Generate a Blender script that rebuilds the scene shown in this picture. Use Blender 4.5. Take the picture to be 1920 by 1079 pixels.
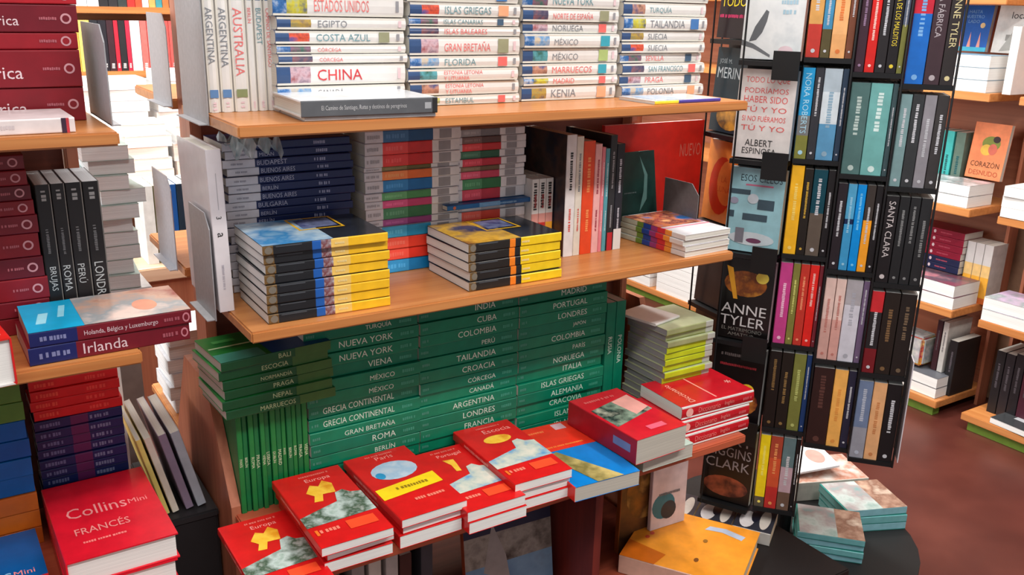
import bpy, bmesh, math, random
from mathutils import Matrix, Vector
random.seed(7)
for o in list(bpy.data.objects): bpy.data.objects.remove(o)
scene = bpy.context.scene
COL = scene.collection
PI = math.pi

# ------------------------------------------------------------------ camera
H = 1.45                                   # eye height
YAW, PITCH, ROLL, FPX = .5763, .3012, .0242, 1707.0
_f = Vector((math.sin(YAW)*math.cos(PITCH), math.cos(YAW)*math.cos(PITCH), -math.sin(PITCH)))
_r0 = Vector((math.cos(YAW), -math.sin(YAW), 0)); _u0 = _r0.cross(_f)
_r = math.cos(ROLL)*_r0 + math.sin(ROLL)*_u0
_u = -math.sin(ROLL)*_r0 + math.cos(ROLL)*_u0
cd = bpy.data.cameras.new('camera'); cam = bpy.data.objects.new('camera', cd); COL.objects.link(cam)
cd.sensor_width = 36; cd.lens = FPX/1920*36; cd.clip_start = .02
cam.matrix_world = Matrix(((_r.x,_u.x,-_f.x,0),(_r.y,_u.y,-_f.y,0),(_r.z,_u.z,-_f.z,H),(0,0,0,1)))
scene.camera = cam

# ------------------------------------------------------------------ light
w = bpy.data.worlds.new('shop_ambient'); scene.world = w; w.use_nodes = True
w.node_tree.nodes['Background'].inputs[0].default_value = (.97, .98, 1, 1)
w.node_tree.nodes['Background'].inputs[1].default_value = .33
def area(name, loc, sx, sy, power, col=(1,.97,.93), rot=(0,0,0)):
    d = bpy.data.lights.new(name, 'AREA'); d.shape = 'RECTANGLE'; d.size = sx; d.size_y = sy
    d.energy = power; d.color = col
    o = bpy.data.objects.new(name, d); COL.objects.link(o); o.location = loc; o.rotation_euler = rot
area('aisle_tube_light', (.7, -.15, 3.0), 3.2, .22, 58)
area('side_aisle_tube_light', (2.15, 1.9, 3.0), .22, 3.0, 70)
area('rear_aisle_tube_light', (.6, 3.0, 3.0), 3.0, .3, 92)
area('daylight_window', (-2.4, 2.4, 1.9), 2.0, 2.2, 70, (.93,.97,1), (0, -PI/2, 0))
vs = scene.view_settings
vs.view_transform = 'Standard'; vs.look = 'None'; vs.gamma = 1; vs.use_curve_mapping = False
vs.exposure = .55

# ------------------------------------------------------------------ materials
def lin(c):
    c = c/255
    return c/12.92 if c <= .04045 else ((c+.055)/1.055)**2.4
MC = {}
def nodes(name, rough=.4, spec=.4):
    m = bpy.data.materials.new(name); m.use_nodes = True
    nt = m.node_tree; b = nt.nodes['Principled BSDF']
    b.inputs['Roughness'].default_value = rough
    b.inputs['Specular IOR Level'].default_value = spec
    return m, nt, b
def coord(nt, scale=(1,1,1)):
    tc = nt.nodes.new('ShaderNodeTexCoord'); mp = nt.nodes.new('ShaderNodeMapping')
    mp.inputs['Scale'].default_value = scale
    nt.links.new(tc.outputs['Object'], mp.inputs['Vector']); return mp.outputs[0]
def ramp(nt, stops, fac, interp='LINEAR'):
    r = nt.nodes.new('ShaderNodeValToRGB'); r.color_ramp.interpolation = interp
    e = r.color_ramp.elements
    while len(e) < len(stops): e.new(.5)
    for i, (p, c) in enumerate(stops):
        e[i].position = p; e[i].color = (lin(c[0]), lin(c[1]), lin(c[2]), 1)
    nt.links.new(fac, r.inputs[0]); return r.outputs[0]
def C(r, g, b, rough=.38, var=.05, spec=.4):
    """printed card / paint of one colour with faint mottling"""
    k = ('c', r, g, b, rough, var)
    if k in MC: return MC[k]
    m, nt, p = nodes('print_%d_%d_%d' % (r, g, b), rough, spec)
    n = nt.nodes.new('ShaderNodeTexNoise'); n.inputs['Scale'].default_value = 35; n.inputs['Detail'].default_value = 3
    nt.links.new(coord(nt), n.inputs['Vector'])
    lo = [max(0, v*(1-var)) for v in (r, g, b)]; hi = [min(255, v*(1+var)) for v in (r, g, b)]
    nt.links.new(ramp(nt, [(.3, lo), (.7, hi)], n.outputs[0]), p.inputs['Base Color'])
    MC[k] = m; return m
def PH(cols, scale=14, rough=.3, seed=0, stretch=(1,1,1)):
    """a printed photograph: patches of several colours"""
    k = ('p', tuple(cols), scale, rough, seed, stretch)
    if k in MC: return MC[k]
    m, nt, p = nodes('printed_picture', rough)
    n = nt.nodes.new('ShaderNodeTexNoise'); n.noise_dimensions = '4D'
    n.inputs['W'].default_value = seed*3.7; n.inputs['Scale'].default_value = scale
    n.inputs['Detail'].default_value = 4; n.inputs['Roughness'].default_value = .55
    nt.links.new(coord(nt, stretch), n.inputs['Vector'])
    N = len(cols); st = [(.32+.36*i/max(1, N-1), c) for i, c in enumerate(cols)]
    nt.links.new(ramp(nt, st, n.outputs[0]), p.inputs['Base Color'])
    MC[k] = m; return m
def PAGES(r=226, g=222, b=212, axis=2):
    k = ('pg', r, g, b, axis)
    if k in MC: return MC[k]
    m, nt, p = nodes('page_edges', .85, .15)
    n = nt.nodes.new('ShaderNodeTexNoise'); n.inputs['Scale'].default_value = 1; n.inputs['Detail'].default_value = 2
    nt.links.new(coord(nt, tuple(1400 if i == axis else 4 for i in range(3))), n.inputs['Vector'])
    nt.links.new(ramp(nt, [(.3, (r*.86, g*.86, b*.86)), (.65, (r, g, b))], n.outputs[0]), p.inputs['Base Color'])
    MC[k] = m; return m
def WOOD(a=(204,138,80), b=(180,112,60), rough=.32, axis=0):
    k = ('w', a, b, rough, axis)
    if k in MC: return MC[k]
    m, nt, p = nodes('beech_wood', rough, .45)
    s = [60, 60, 60]; s[axis] = 2.5
    n = nt.nodes.new('ShaderNodeTexNoise'); n.inputs['Scale'].default_value = 1; n.inputs['Detail'].default_value = 6; n.inputs['Distortion'].default_value = .6
    nt.links.new(coord(nt, tuple(s)), n.inputs['Vector'])
    nt.links.new(ramp(nt, [(.3, b), (.7, a)], n.outputs[0]), p.inputs['Base Color'])
    MC[k] = m; return m
def METAL(r, g, b, rough=.45):
    k = ('m', r, g, b, rough)
    if k in MC: return MC[k]
    m, nt, p = nodes('painted_steel', rough, .5); p.inputs['Metallic'].default_value = .25
    n = nt.nodes.new('ShaderNodeTexNoise'); n.inputs['Scale'].default_value = 120
    nt.links.new(coord(nt), n.inputs['Vector'])
    nt.links.new(ramp(nt, [(.3, (r*.94, g*.94, b*.94)), (.7, (r, g, b))], n.outputs[0]), p.inputs['Base Color'])
    MC[k] = m; return m
def FLOORM():
    m, nt, p = nodes('polished_red_floor', .35, .4)
    n = nt.nodes.new('ShaderNodeTexNoise'); n.inputs['Scale'].default_value = 5; n.inputs['Detail'].default_value = 5
    nt.links.new(coord(nt), n.inputs['Vector'])
    nt.links.new(ramp(nt, [(.3, (76,36,30)), (.5, (84,41,34)), (.7, (94,48,40))], n.outputs[0]), p.inputs['Base Color'])
    return m
def FILM():
    m, nt, p = nodes('clear_plastic_film', .12, .6)
    p.inputs['Base Color'].default_value = (.75,.88,.9,1); p.inputs['Alpha'].default_value = .55
    n = nt.nodes.new('ShaderNodeTexNoise'); n.inputs['Scale'].default_value = 40
    nt.links.new(coord(nt), n.inputs['Vector'])
    nt.links.new(ramp(nt, [(.3, (150,185,190)), (.7, (230,240,242))], n.outputs[0]), p.inputs['Base Color'])
    return m
WHITE = C(222,219,216,.25,.015); CREAM = C(226,218,200,.3,.02); BLACK = C(22,21,22,.35); CHAR = C(44,42,42,.35)
PG = PAGES(); PGW = PAGES(240,239,235); PGG = PAGES(196,190,178); PGT = PAGES(214,196,168)
GREYT = C(128,132,138); PINKT = C(226,120,118); REDT = C(205,60,66); WT = C(236,234,230); TEALT = C(110,150,158)
BEECH = WOOD(); BEECH_Y = WOOD(axis=1); BEECH_Z = WOOD((188,118,88),(164,96,70),.36,2)
STEEL = METAL(168,168,172); BLKSTEEL = METAL(26,26,28)

# ------------------------------------------------------------------ mesh helpers
def link(o, parent=None):
    COL.objects.link(o)
    if parent is not None: o.parent = parent
    return o
def mesh(name, verts, faces, mats, fm=None, parent=None, M=None, recalc=True):
    me = bpy.data.meshes.new(name); me.from_pydata(verts, [], faces)
    for m in (mats if isinstance(mats, (list, tuple)) else [mats]): me.materials.append(m)
    if fm: me.polygons.foreach_set('material_index', fm)
    if recalc:
        bm = bmesh.new(); bm.from_mesh(me); bmesh.ops.recalc_face_normals(bm, faces=bm.faces); bm.to_mesh(me); bm.free()
    o = link(bpy.data.objects.new(name, me), parent)
    if M is not None: o.matrix_local = M
    return o
def boxdata(x0,y0,z0,x1,y1,z1,c=0):
    if not c:
        v = [(x0,y0,z0),(x1,y0,z0),(x1,y1,z0),(x0,y1,z0),(x0,y0,z1),(x1,y0,z1),(x1,y1,z1),(x0,y1,z1)]
        return v, [(0,3,2,1),(4,5,6,7),(0,1,5,4),(1,2,6,5),(2,3,7,6),(3,0,4,7)]
    bm = bmesh.new(); bmesh.ops.create_cube(bm, size=1)
    for q in bm.verts: q.co = ((x0+x1)/2+q.co.x*(x1-x0), (y0+y1)/2+q.co.y*(y1-y0), (z0+z1)/2+q.co.z*(z1-z0))
    bmesh.ops.bevel(bm, geom=list(bm.edges), offset=c, segments=2, affect='EDGES')
    bm.verts.index_update(); v = [tuple(q.co) for q in bm.verts]; f = [[q.index for q in a.verts] for a in bm.faces]; bm.free()
    return v, f
def box(name, x0,y0,z0,x1,y1,z1, mat, parent=None, c=0, M=None):
    v, f = boxdata(x0,y0,z0,x1,y1,z1,c); return mesh(name, v, f, mat, None, parent, M)
def prism(name, pts, a0, a1, axis, mat, parent=None):
    """polygon pts in the plane normal to axis, pushed from a0 to a1"""
    n = len(pts)
    def mk(p, a): return {'X': (a,p[0],p[1]), 'Y': (p[0],a,p[1]), 'Z': (p[0],p[1],a)}[axis]
    v = [mk(p, a0) for p in pts] + [mk(p, a1) for p in pts]
    f = [tuple(range(n)), tuple(range(2*n-1, n-1, -1))] + [(i,(i+1)%n,n+(i+1)%n,n+i) for i in range(n)]
    return mesh(name, v, f, mat, None, parent)
def rod(name, p, q, r, mat, parent=None, n=6):
    p = Vector(p); q = Vector(q); d = (q-p).normalized(); a = d.orthogonal().normalized(); b = d.cross(a)
    v = [tuple(e + r*(math.cos(2*PI*i/n)*a + math.sin(2*PI*i/n)*b)) for e in (p, q) for i in range(n)]
    f = [(i,(i+1)%n,n+(i+1)%n,n+i) for i in range(n)] + [tuple(range(n)), tuple(range(2*n-1,n-1,-1))]
    return mesh(name, v, f, mat, None, parent)
def disc(name, cx, cy, z0, z1, r, mat, parent=None, n=32):
    return prism(name, [(cx+r*math.cos(2*PI*i/n), cy+r*math.sin(2*PI*i/n)) for i in range(n)], z0, z1, 'Z', mat, parent)
def empty(name, M=None):
    o = link(bpy.data.objects.new(name, None)); o.empty_display_size = .05
    if M is not None: o.matrix_world = M
    return o
def tag(o, label, cat, group=None, kind=None):
    o['label'] = label
    if cat: o['category'] = cat
    if group: o['group'] = group
    if kind: o['kind'] = kind
    return o
def struct(o): o['kind'] = 'structure'; return o
ORD = ['first','second','third','fourth','fifth','sixth','seventh','eighth','ninth','tenth','eleventh','twelfth','thirteenth','fourteenth','fifteenth','sixteenth','seventeenth','eighteenth','nineteenth','twentieth','twenty-first','twenty-second','twenty-third','twenty-fourth','twenty-fifth','twenty-sixth']
def from_top(i, n): return 'topmost' if i == n-1 else 'lowest' if i == 0 else ORD[n-1-i] + ' from top'
def from_left(i, n): return 'leftmost' if i == 0 else 'rightmost' if i == n-1 else ORD[i] + ' from left'

# ------------------------------------------------------------------ lettering (flat print)
TX = {}
def textdata(s):
    if s in TX: return TX[s]
    cu = bpy.data.curves.new('lettering', 'FONT'); cu.body = s; cu.resolution_u = 2; cu.fill_mode = 'FRONT' if hasattr(cu, 'fill_mode') else None
    ob = bpy.data.objects.new('lettering', cu); me = bpy.data.meshes.new_from_object(ob)
    v = [(a.co.x, a.co.y) for a in me.vertices]; f = [tuple(p.vertices) for p in me.polygons]
    bpy.data.objects.remove(ob); bpy.data.curves.remove(cu); bpy.data.meshes.remove(me)
    x0 = min(a[0] for a in v); x1 = max(a[0] for a in v); y0 = min(a[1] for a in v); y1 = max(a[1] for a in v)
    v = [((a-x0), (b-y0)/(y1-y0)) for a, b in v]
    TX[s] = (v, f, (x1-x0)/(y1-y0)); TX[s] = ([(a/(x1-x0), b) for a, b in v], f, (x1-x0)/(y1-y0)); return TX[s]
class Print:
    """collects printed marks on a sheet; u right, v down, metres; every mark becomes a part of its own"""
    def __init__(self): self.ops = []
    def put(self, name, v, f, m): self.ops.append((name, v, f, m))
    def poly(self, pts, m, name='printed_shape'): self.put(name, list(pts), [tuple(range(len(pts)))], m)
    def rect(self, u0, v0, u1, v1, m, name=None):
        a = abs((u1-u0)*(v1-v0))
        self.poly([(u0,v0),(u1,v0),(u1,v1),(u0,v1)], m, name or ('printed_picture' if a > .003 else 'colour_band'))
    def ell(self, cu, cv, ru, rv, m, n=18, name='emblem'): self.poly([(cu+ru*math.cos(2*PI*i/n), cv+rv*math.sin(2*PI*i/n)) for i in range(n)], m, name)
    def text(self, s, u0, u1, vb, h, m, align='l', stretch=False):
        v, f, asp = textdata(s); wd = u1-u0; tw = asp*h
        if tw > wd or stretch: tw = wd
        us = u0 if align == 'l' else u1-tw if align == 'r' else (u0+u1-tw)/2
        self.put('title_lettering', [(us+a*tw, vb-c*h) for a, c in v], f, m)
    def blur(self, u0, u1, vc, h, m, seed=0):
        """a line of lettering too blurred to read: letter-sized marks"""
        r = random.Random(seed+int(u0*9e4)); u = u0; v = []; f = []
        while u < u1-h*.3:
            l = min(u1-u, h*r.uniform(.28, .5)); a = vc-h*r.uniform(.3,.42); b = vc+h*r.uniform(.3,.42); k = len(v)
            v += [(u,a),(u+l,a),(u+l,b),(u,b)]; f.append((k,k+1,k+2,k+3)); u += l+h*(.13 if r.random() < .85 else .4)
        if v: self.put('small_lettering', v, f, m)
    def build(self, parent, T, step=.00012, base=.0003):
        for k, (name, v, f, m) in enumerate(self.ops):
            mesh(name, [tuple(T(a, b, base+k*step)) for a, b in v], f, m, None, parent, recalc=False)

# ------------------------------------------------------------------ books
BC = {}
def covermesh(L, W, T, hard, rnd, spine, front, back):
    k = (round(L,4), round(W,4), round(T,4), hard, rnd, tuple((a, m.name) for a, m in spine), front.name, back.name)
    if k in BC: return BC[k]
    c = .0022 if hard else .0007; r = min(T*.42, .007 if rnd else .0018)
    N = 3; out = [(W, 0)]
    for i in range(N+1):
        a = PI/2*i/N; out.append((r-r*math.sin(a), r-r*math.cos(a)))
    if rnd: out.insert(len(out), (-T*.03, T/2))
    for i in range(N+1):
        a = PI/2*i/N; out.append((r-r*math.cos(a), T-r+r*math.sin(a)))
    out.append((W, T)); n = len(out)
    inn = [(max(y+ (0 if y > W-1e-6 else c), 0 if y < W-1e-6 else W), min(max(z, c), T-c)) for y, z in out]
    inn = [(W if y > W-1e-6 else max(y, c), z) for y, z in inn]
    mats = [front, back]; xs = [0.]
    for fr, m in spine:
        xs.append(min(L, xs[-1]+fr*L)); 
        if m not in mats: mats.append(m)
    xs[-1] = L
    V = []; F = []; FM = []
    for x in xs: V += [(x, y, z) for y, z in out] + [(x, y, z) for y, z in inn]
    for s in range(len(xs)-1):
        b0 = s*2*n; b1 = (s+1)*2*n; sm = mats.index(spine[s][1])
        for i in range(n-1):
            F.append((b0+i, b1+i, b1+i+1, b0+i+1)); FM.append(1 if i == 0 else 0 if i == n-2 else sm)
            F.append((b0+n+i, b0+n+i+1, b1+n+i+1, b1+n+i)); FM.append(1 if i == 0 else 0 if i == n-2 else sm)
        F.append((b0, b0+n, b1+n, b1)); FM.append(1); F.append((b0+n-1, b1+n-1, b1+2*n-1, b0+2*n-1)); FM.append(0)
    for b, last in ((0, False), ((len(xs)-1)*2*n, True)):
        for i in range(n-1):
            F.append((b+i, b+i+1, b+n+i+1, b+n+i)); FM.append(1 if i == 0 else 0 if i == n-2 else mats.index(spine[-1 if last else 0][1]))
    me = bpy.data.meshes.new('cover'); me.from_pydata(V, [], F)
    for m in mats: me.materials.append(m)
    me.polygons.foreach_set('material_index', FM)
    bm = bmesh.new(); bm.from_mesh(me); bmesh.ops.recalc_face_normals(bm, faces=bm.faces); bm.to_mesh(me); bm.free()
    BC[k] = me; return me
PC = {}
def pagemesh(L, W, T, hard, pages):
    k = (round(L,4), round(W,4), round(T,4), hard, pages.name)
    if k in PC: return PC[k]
    c = .0023 if hard else .0008; e = .0035 if hard else .0006
    v, f = boxdata(e, c, c, L-e, W-e, T-c); me = bpy.data.meshes.new('page_block'); me.from_pydata(v, [], f); me.materials.append(pages)
    PC[k] = me; return me
NB = [0]
def book(label, M, L=.21, W=.13, T=.02, spine=None, front=None, back=None, hard=False, rnd=False, pages=None,
         sp=None, fp=None, group=None, name='book', cat='book'):
    """local frame: spine runs along x at y=0, width along y, front cover on top (z=T); cover head at x=0.
    sp(Print, L, T) draws on the spine, fp(Print, W, L) on the front cover"""
    front = front or (spine[0][1] if spine else WHITE); back = back or front; spine = spine or [(1, front)]
    T = T-.0005; M = Tm(0, 0, .0003) @ M
    o = empty(name, M); tag(o, label, cat, group); NB[0] += 1
    c = bpy.data.objects.new('cover', covermesh(L, W, T, hard, rnd, spine, front, back)); link(c, o)
    p = bpy.data.objects.new('page_block', pagemesh(L, W, T, hard, pages or PG)); link(p, o)
    if sp:
        P = Print(); sp(P, L, T); off = T*.03 if rnd else 0
        P.build(c, lambda u, v, k: (u, -k-off, T-v))
    if fp:
        P = Print(); fp(P, W, L); P.build(c, lambda u, v, k: (v, u, T+k))
    return o
def Tm(x, y, z): return Matrix.Translation((x, y, z))
def Rm(a, ax): return Matrix.Rotation(a, 4, ax)
def flat(x, y, z, yaw=0):            # lying face up, spine towards -Y; x,y,z: left front lower corner
    return Tm(x, y, z) @ Rm(math.radians(yaw), 'Z')
def lying(x, y, z, yaw=0):           # lying face up, head away from the aisle, spine left; x,y: far left lower corner
    return Tm(x, y, z) @ Rm(math.radians(yaw-90), 'Z')
def stand(x, y, z, L, yaw=0, lean=0): # upright, spine towards -Y, lettering reads downwards; x,y,z: left front foot
    return Tm(x, y, z) @ Rm(math.radians(yaw), 'Z') @ Rm(math.radians(lean), 'Y') @ Tm(0, 0, L) @ Rm(PI/2, 'Y')
FACE = Matrix(((0,1,0,0),(0,0,-1,0),(-1,0,0,0),(0,0,0,1)))
def face(x, y, z, L, yaw=0, tilt=0):  # upright, front cover towards -Y; x,y,z: left lower corner of the back
    return Tm(x, y, z) @ Rm(math.radians(yaw), 'Z') @ Rm(math.radians(-tilt), 'X') @ Tm(0, 0, L) @ FACE
def jit(a): return random.uniform(-a, a)

XL, XR, YF, Z1, Z2, Z3, Z4, TH = .361, 1.345, 1.25, 1.2836, .9838, .605, .26, .0176

# ================================================================== setting
struct(box('floor', -3, -2.5, -.05, 6, 6, 0, FLOORM()))
struct(box('wall_back', -3, 5.02, 0, 6, 5.1, 3.2, C(214,206,196,.8)))
struct(box('wall_right', 3.42, -1.2, 0, 3.5, 5.0, 3.2, C(186,150,122,.8)))

# ================================================================== wooden racks
def rack(label, x0, x1, lo):
    o = empty('display_rack', Tm((x0+x1)/2, 1.6, 0)); tag(o, label, 'shelf', 'beech display racks')
    inv = Tm(-(x0+x1)/2, -1.6, 0)
    def add(ob): ob.parent = o; ob.data.transform(inv); return ob
    for z in (Z1, Z2):
        add(box('shelf_board', x0, YF, z-TH, x1, 1.56, z, BEECH, None, .0025))
        add(box('shelf_board', x0, 1.635, z-TH, x1, 1.93, z, BEECH, None, .0025))
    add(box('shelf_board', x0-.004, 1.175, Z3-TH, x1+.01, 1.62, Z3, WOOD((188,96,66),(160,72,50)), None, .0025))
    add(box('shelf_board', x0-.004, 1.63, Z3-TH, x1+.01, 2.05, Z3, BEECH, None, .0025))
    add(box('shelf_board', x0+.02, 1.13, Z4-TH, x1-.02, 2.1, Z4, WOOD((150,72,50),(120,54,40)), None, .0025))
    for x, xp in ((x0+.011, x0-.010), (x1-.029, x1-.006)):
        add(box('post', x, 1.56, .6 if x0 > 0 else .945, x+.018, 1.634, 1.62, BEECH_Z, None, .002))
        pts = [(1.40,0),(1.40,.62),(1.51,.81),(1.66,.81),(1.77,.62),(1.77,0)] if x0 > 0 and xp < 1 else [(1.45,0),(1.45,.62),(1.52,.81),(1.66,.81),(1.77,.62),(1.77,0)] if x0 > 0 else [(1.63,0),(1.63,.62),(1.77,.62),(1.77,0)]
        add(prism('end_panel', pts, xp, xp+.016, 'X', BEECH_Z))
    add(box('back_panel', x0+.03, 1.588, .3, x1-.03, 1.594, 1.30, WOOD((128,66,48),(104,52,38),.5)))
    add(box('divider', lo, 1.22, Z4, lo+.018, 1.58, Z3-TH, WOOD((120,44,36),(96,34,30),.45,2)))
    add(box('plinth', x0+.05, 1.2, 0, x1-.05, 2.0, Z4-TH, C(40,30,28,.6)))
    return o
rack('beech display rack in the middle holding white, blue, green and red guidebooks', XL, XR, 1.0)
rack('beech display rack at the left edge stacked with dark red guidebooks', -.78, .21, -.3)

# steel bookends
def bookend(label, x, y0, y1, z0, z1, mat=STEEL, lip=.06, d=1):
    o = empty('bookend', Tm(x, y0, z0)); tag(o, label, 'bookend', 'grey steel bookends')
    k = .022
    prism('plate', [(0,0),(0,z1-z0-k),(k,z1-z0),(y1-y0,z1-z0),(y1-y0,0)], 0, .0016, 'X', mat, o)
    box('lip', 0, .004, 0, d*.012, (y1-y0)-.004, .0016, mat, o)
    return o
bookend('grey steel plate beside the upright white guidebooks on the top shelf', XL-.0022, 1.392, 1.54, Z1-.016, Z1+.21, d=-1)
bookend('grey steel plate at the right end of the left rack', .2105, 1.30, 1.47, Z1+.001, Z1+.13)
bookend('grey steel plate on the rear side of the middle rack', XL-.006, 1.60, 1.735, Z1-.01, Z1+.14, d=-1)
bookend('grey steel plate beside the tall white binder on the middle shelf', .3395, 1.36, 1.475, Z2-.012, Z2+.155, d=-1)
bookend('grey steel plate at the right end of the middle shelf', XR-.008, 1.355, 1.46, Z2+.0004, Z2+.118, METAL(130,126,126), d=-1)
bookend('pale steel plate low in the gap between the racks', XL-.008, 1.66, 1.80, Z2-.01, Z2+.16, METAL(190,194,202), d=-1)

# ================================================================== top shelf: white guidebooks
PICS = [[(30,60,120),(120,160,200),(214,190,150)],[(150,60,60),(200,170,180),(60,60,90)],[(20,40,80),(90,80,100),(150,90,90)],[(40,110,140),(130,90,110),(40,110,90)],[(40,90,160),(220,90,60),(80,40,60)],[(30,110,120),(180,150,70),(60,60,110)],[(20,60,120),(200,190,60),(120,160,190)],[(60,80,130),(190,140,120),(80,60,60)],[(50,90,70),(90,160,170),(60,50,40)]]
SQ = {'b': C(70,120,180), 'o': C(240,170,130), 'k': C(150,150,120), 'r': C(235,110,105), 'g': C(170,190,120), 'n': C(70,95,120), 't': C(60,160,180)}
DKBLUE = C(54,80,122,.3)
def white_guide(title, tc, sq, i):
    pic = PH([tuple(c) for c in PICS[i % 9]], 45, .25, i)
    spine = [(.10, DKBLUE if i % 3 else PH([(28,60,110),(60,110,170),(200,210,220)], 60, .25, i)), (.15, pic), (.75, WHITE)]
    def sp(P, L, T):
        lines = title.split('|'); n = len(lines)
        for j, s in enumerate(lines):
            P.text(s, L*(.30 if n == 1 else .31), L*(.72 if n == 1 else .66), T*((.78 if n == 1 else (.45, .88)[j])), T*(.52 if n == 1 else .3), tc)
        if sq: P.rect(L*.79, T*.12, L*.79+min(T*.9, L*.1), T*.88, SQ[sq])
        P.rect(L*.935, T*.25, L*.96, T*.75, C(150,150,155) if i % 2 else C(228,200,205))
    return dict(spine=spine, sp=sp, front=WHITE, rnd=True)
def guide_stack(x, y, L, rows, where, group):
    z = Z1; n = len(rows)
    for i, (t, T, tc, sq) in enumerate(rows):
        kw = white_guide(t, tc, sq, i + len(where))
        nm = t.replace('|', ' ')
        dup = sum(1 for r in rows if r[0] == t) > 1
        extra = (' upper' if i > [r[0] for r in rows].index(t) else ' lower') if dup else ''
        book('white guidebook titled %s,%s copy in the %s white stack' % (nm, extra, where) if dup else
             'white guidebook titled %s in the %s white stack on top shelf' % (nm, where),
             flat(x+jit(.004), y+jit(.004), z, jit(.7)), L, .13, T, group=group, name='guidebook', **kw)
        z += T
    return z
G = GREYT
guide_stack(.468, 1.385, .215, [('DINAMARCA',.021,G,None),('CANADÁ',.018,G,None),('CHINA',.033,REDT,None),('CÓRCEGA',.0145,PINKT,None),('CÓRCEGA',.0145,PINKT,None),('COSTA AZUL',.021,TEALT,'k'),('EGIPTO',.020,G,None),('ESTADOS UNIDOS',.034,PINKT,None),('ESCOCIA',.024,G,None)], 'leftmost', 'white guidebooks in four stacks')
guide_stack(.688, 1.385, .214, [('ESTAMBUL',.0165,TEALT,'r'),('ESTONIA LETONIA|Y LITUANIA',.023,PINKT,None),('ESTONIA LETONIA|Y LITUANIA',.022,PINKT,None),('FLORIDA',.021,TEALT,'r'),('GRAN BRETAÑA',.031,PINKT,'k'),('ISLAS BALEARES',.0165,PINKT,None),('ISLAS CANARIAS',.0145,TEALT,'n'),('ISLAS GRIEGAS',.023,TEALT,'o'),('ITALIA',.033,G,'b'),('IRLANDA',.024,G,None)], 'second', 'white guidebooks in four stacks')
guide_stack(.912, 1.387, .214, [('KENIA',.027,G,'o'),('MADRID',.0175,PINKT,'r'),('MARRUECOS',.022,PINKT,'t'),('MÉXICO',.027,G,'g'),('MÉXICO',.025,G,'t'),('NORUEGA',.020,G,'r'),('NORTE DE ESPAÑA',.024,PINKT,'k'),('NUEVA YORK',.027,TEALT,None),('NUEVA ZELANDA',.022,TEALT,'k'),('PARÍS',.022,G,None)], 'third', 'white guidebooks in four stacks')
guide_stack(1.138, 1.388, .212, [('POLONIA',.022,G,'o'),('PRAGA',.021,PINKT,'n'),('SAN FRANCISCO',.021,TEALT,'r'),('SEVILLA',.019,PINKT,'n'),('SUECIA',.021,G,None),('SUECIA',.021,G,None),('TAILANDIA',.026,G,'b'),('TURQUÍA',.026,TEALT,None),('TURQUÍA',.025,TEALT,None),('VIENA',.022,G,None)], 'rightmost', 'white guidebooks in four stacks')
xs = [.367,.386,.406,.431,.443,.458,.473]
for i, (t, tc, sq) in enumerate([('ARGENTINA',G,'b'),('ARGENTINA',G,'b'),('AUSTRALIA',PINKT,'k'),('BERLÍN',PINKT,None),('BUDAPEST',TEALT,None),('CAMINO DE SANTIAGO',PINKT,None)]):
    T = xs[i+1]-xs[i]-.0004
    def sp(P, L, T, t=t, tc=tc, sq=sq, i=i):
        P.text(t, L*.3, L*(.82 if i != 5 else .86), T*.8, T*(.56 if i < 5 else .4), tc)
        if sq: P.rect(L*.845, T*.16, L*.9, T*.84, C(96,136,186) if sq == 'b' else C(136,146,104))
        P.blur(L*.93, L*.985, T*.5, T*.35, C(226,200,208), i)
    who = {0: 'titled ARGENTINA, leftmost of the upright row', 1: 'titled ARGENTINA, second of the upright row'}.get(i, 'titled %s in the upright row' % t)
    book('upright white guidebook %s' % who, stand(xs[i], 1.412, Z1, .218), .218, .13, T, [(.12, DKBLUE), (.13, PH([(120,80,60),(60,110,150),(210,190,150)], 40, .3, i)), (.75, WHITE)], WHITE, rnd=True, sp=sp, group='upright white guidebooks', name='guidebook')
GS = C(92,94,98,.3)
def sp(P, L, T):
    P.text('El Camino de Santiago, Rutas y destinos de peregrinos', L*.14, L*.76, T*.68, T*.36, C(190,190,192))
    P.rect(L*.9, T*.3, L*.95, T*.7, C(170,172,176))
book('thick white book with grey spine lying in front of the leftmost white stack', flat(.454, 1.256, Z1+.006, -3), .212, .15, .024, [(.96,GS),(.04,CHAR)], C(228,230,234,.15), PGW and C(220,220,220), hard=True, sp=sp, name='hardback_book')
book('thin silver book under the grey-spined hardback on top shelf', flat(.460, 1.260, Z1, -3), .205, .145, .006, [(1,C(178,180,184,.2))], C(190,192,196,.2), name='booklet')
def fp(P, W, L): P.rect(W*.1, L*.1, W*.9, L*.5, PH([(200,205,215),(160,180,210),(235,235,235)], 20))
book('thin booklet with yellow and violet spine at right end of top shelf', flat(1.118, 1.262, Z1, 1.5), .168, .10, .0065, [(.35,C(232,210,60)),(.65,C(70,60,150))], C(216,214,214,.18), fp=fp, name='booklet')

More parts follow.
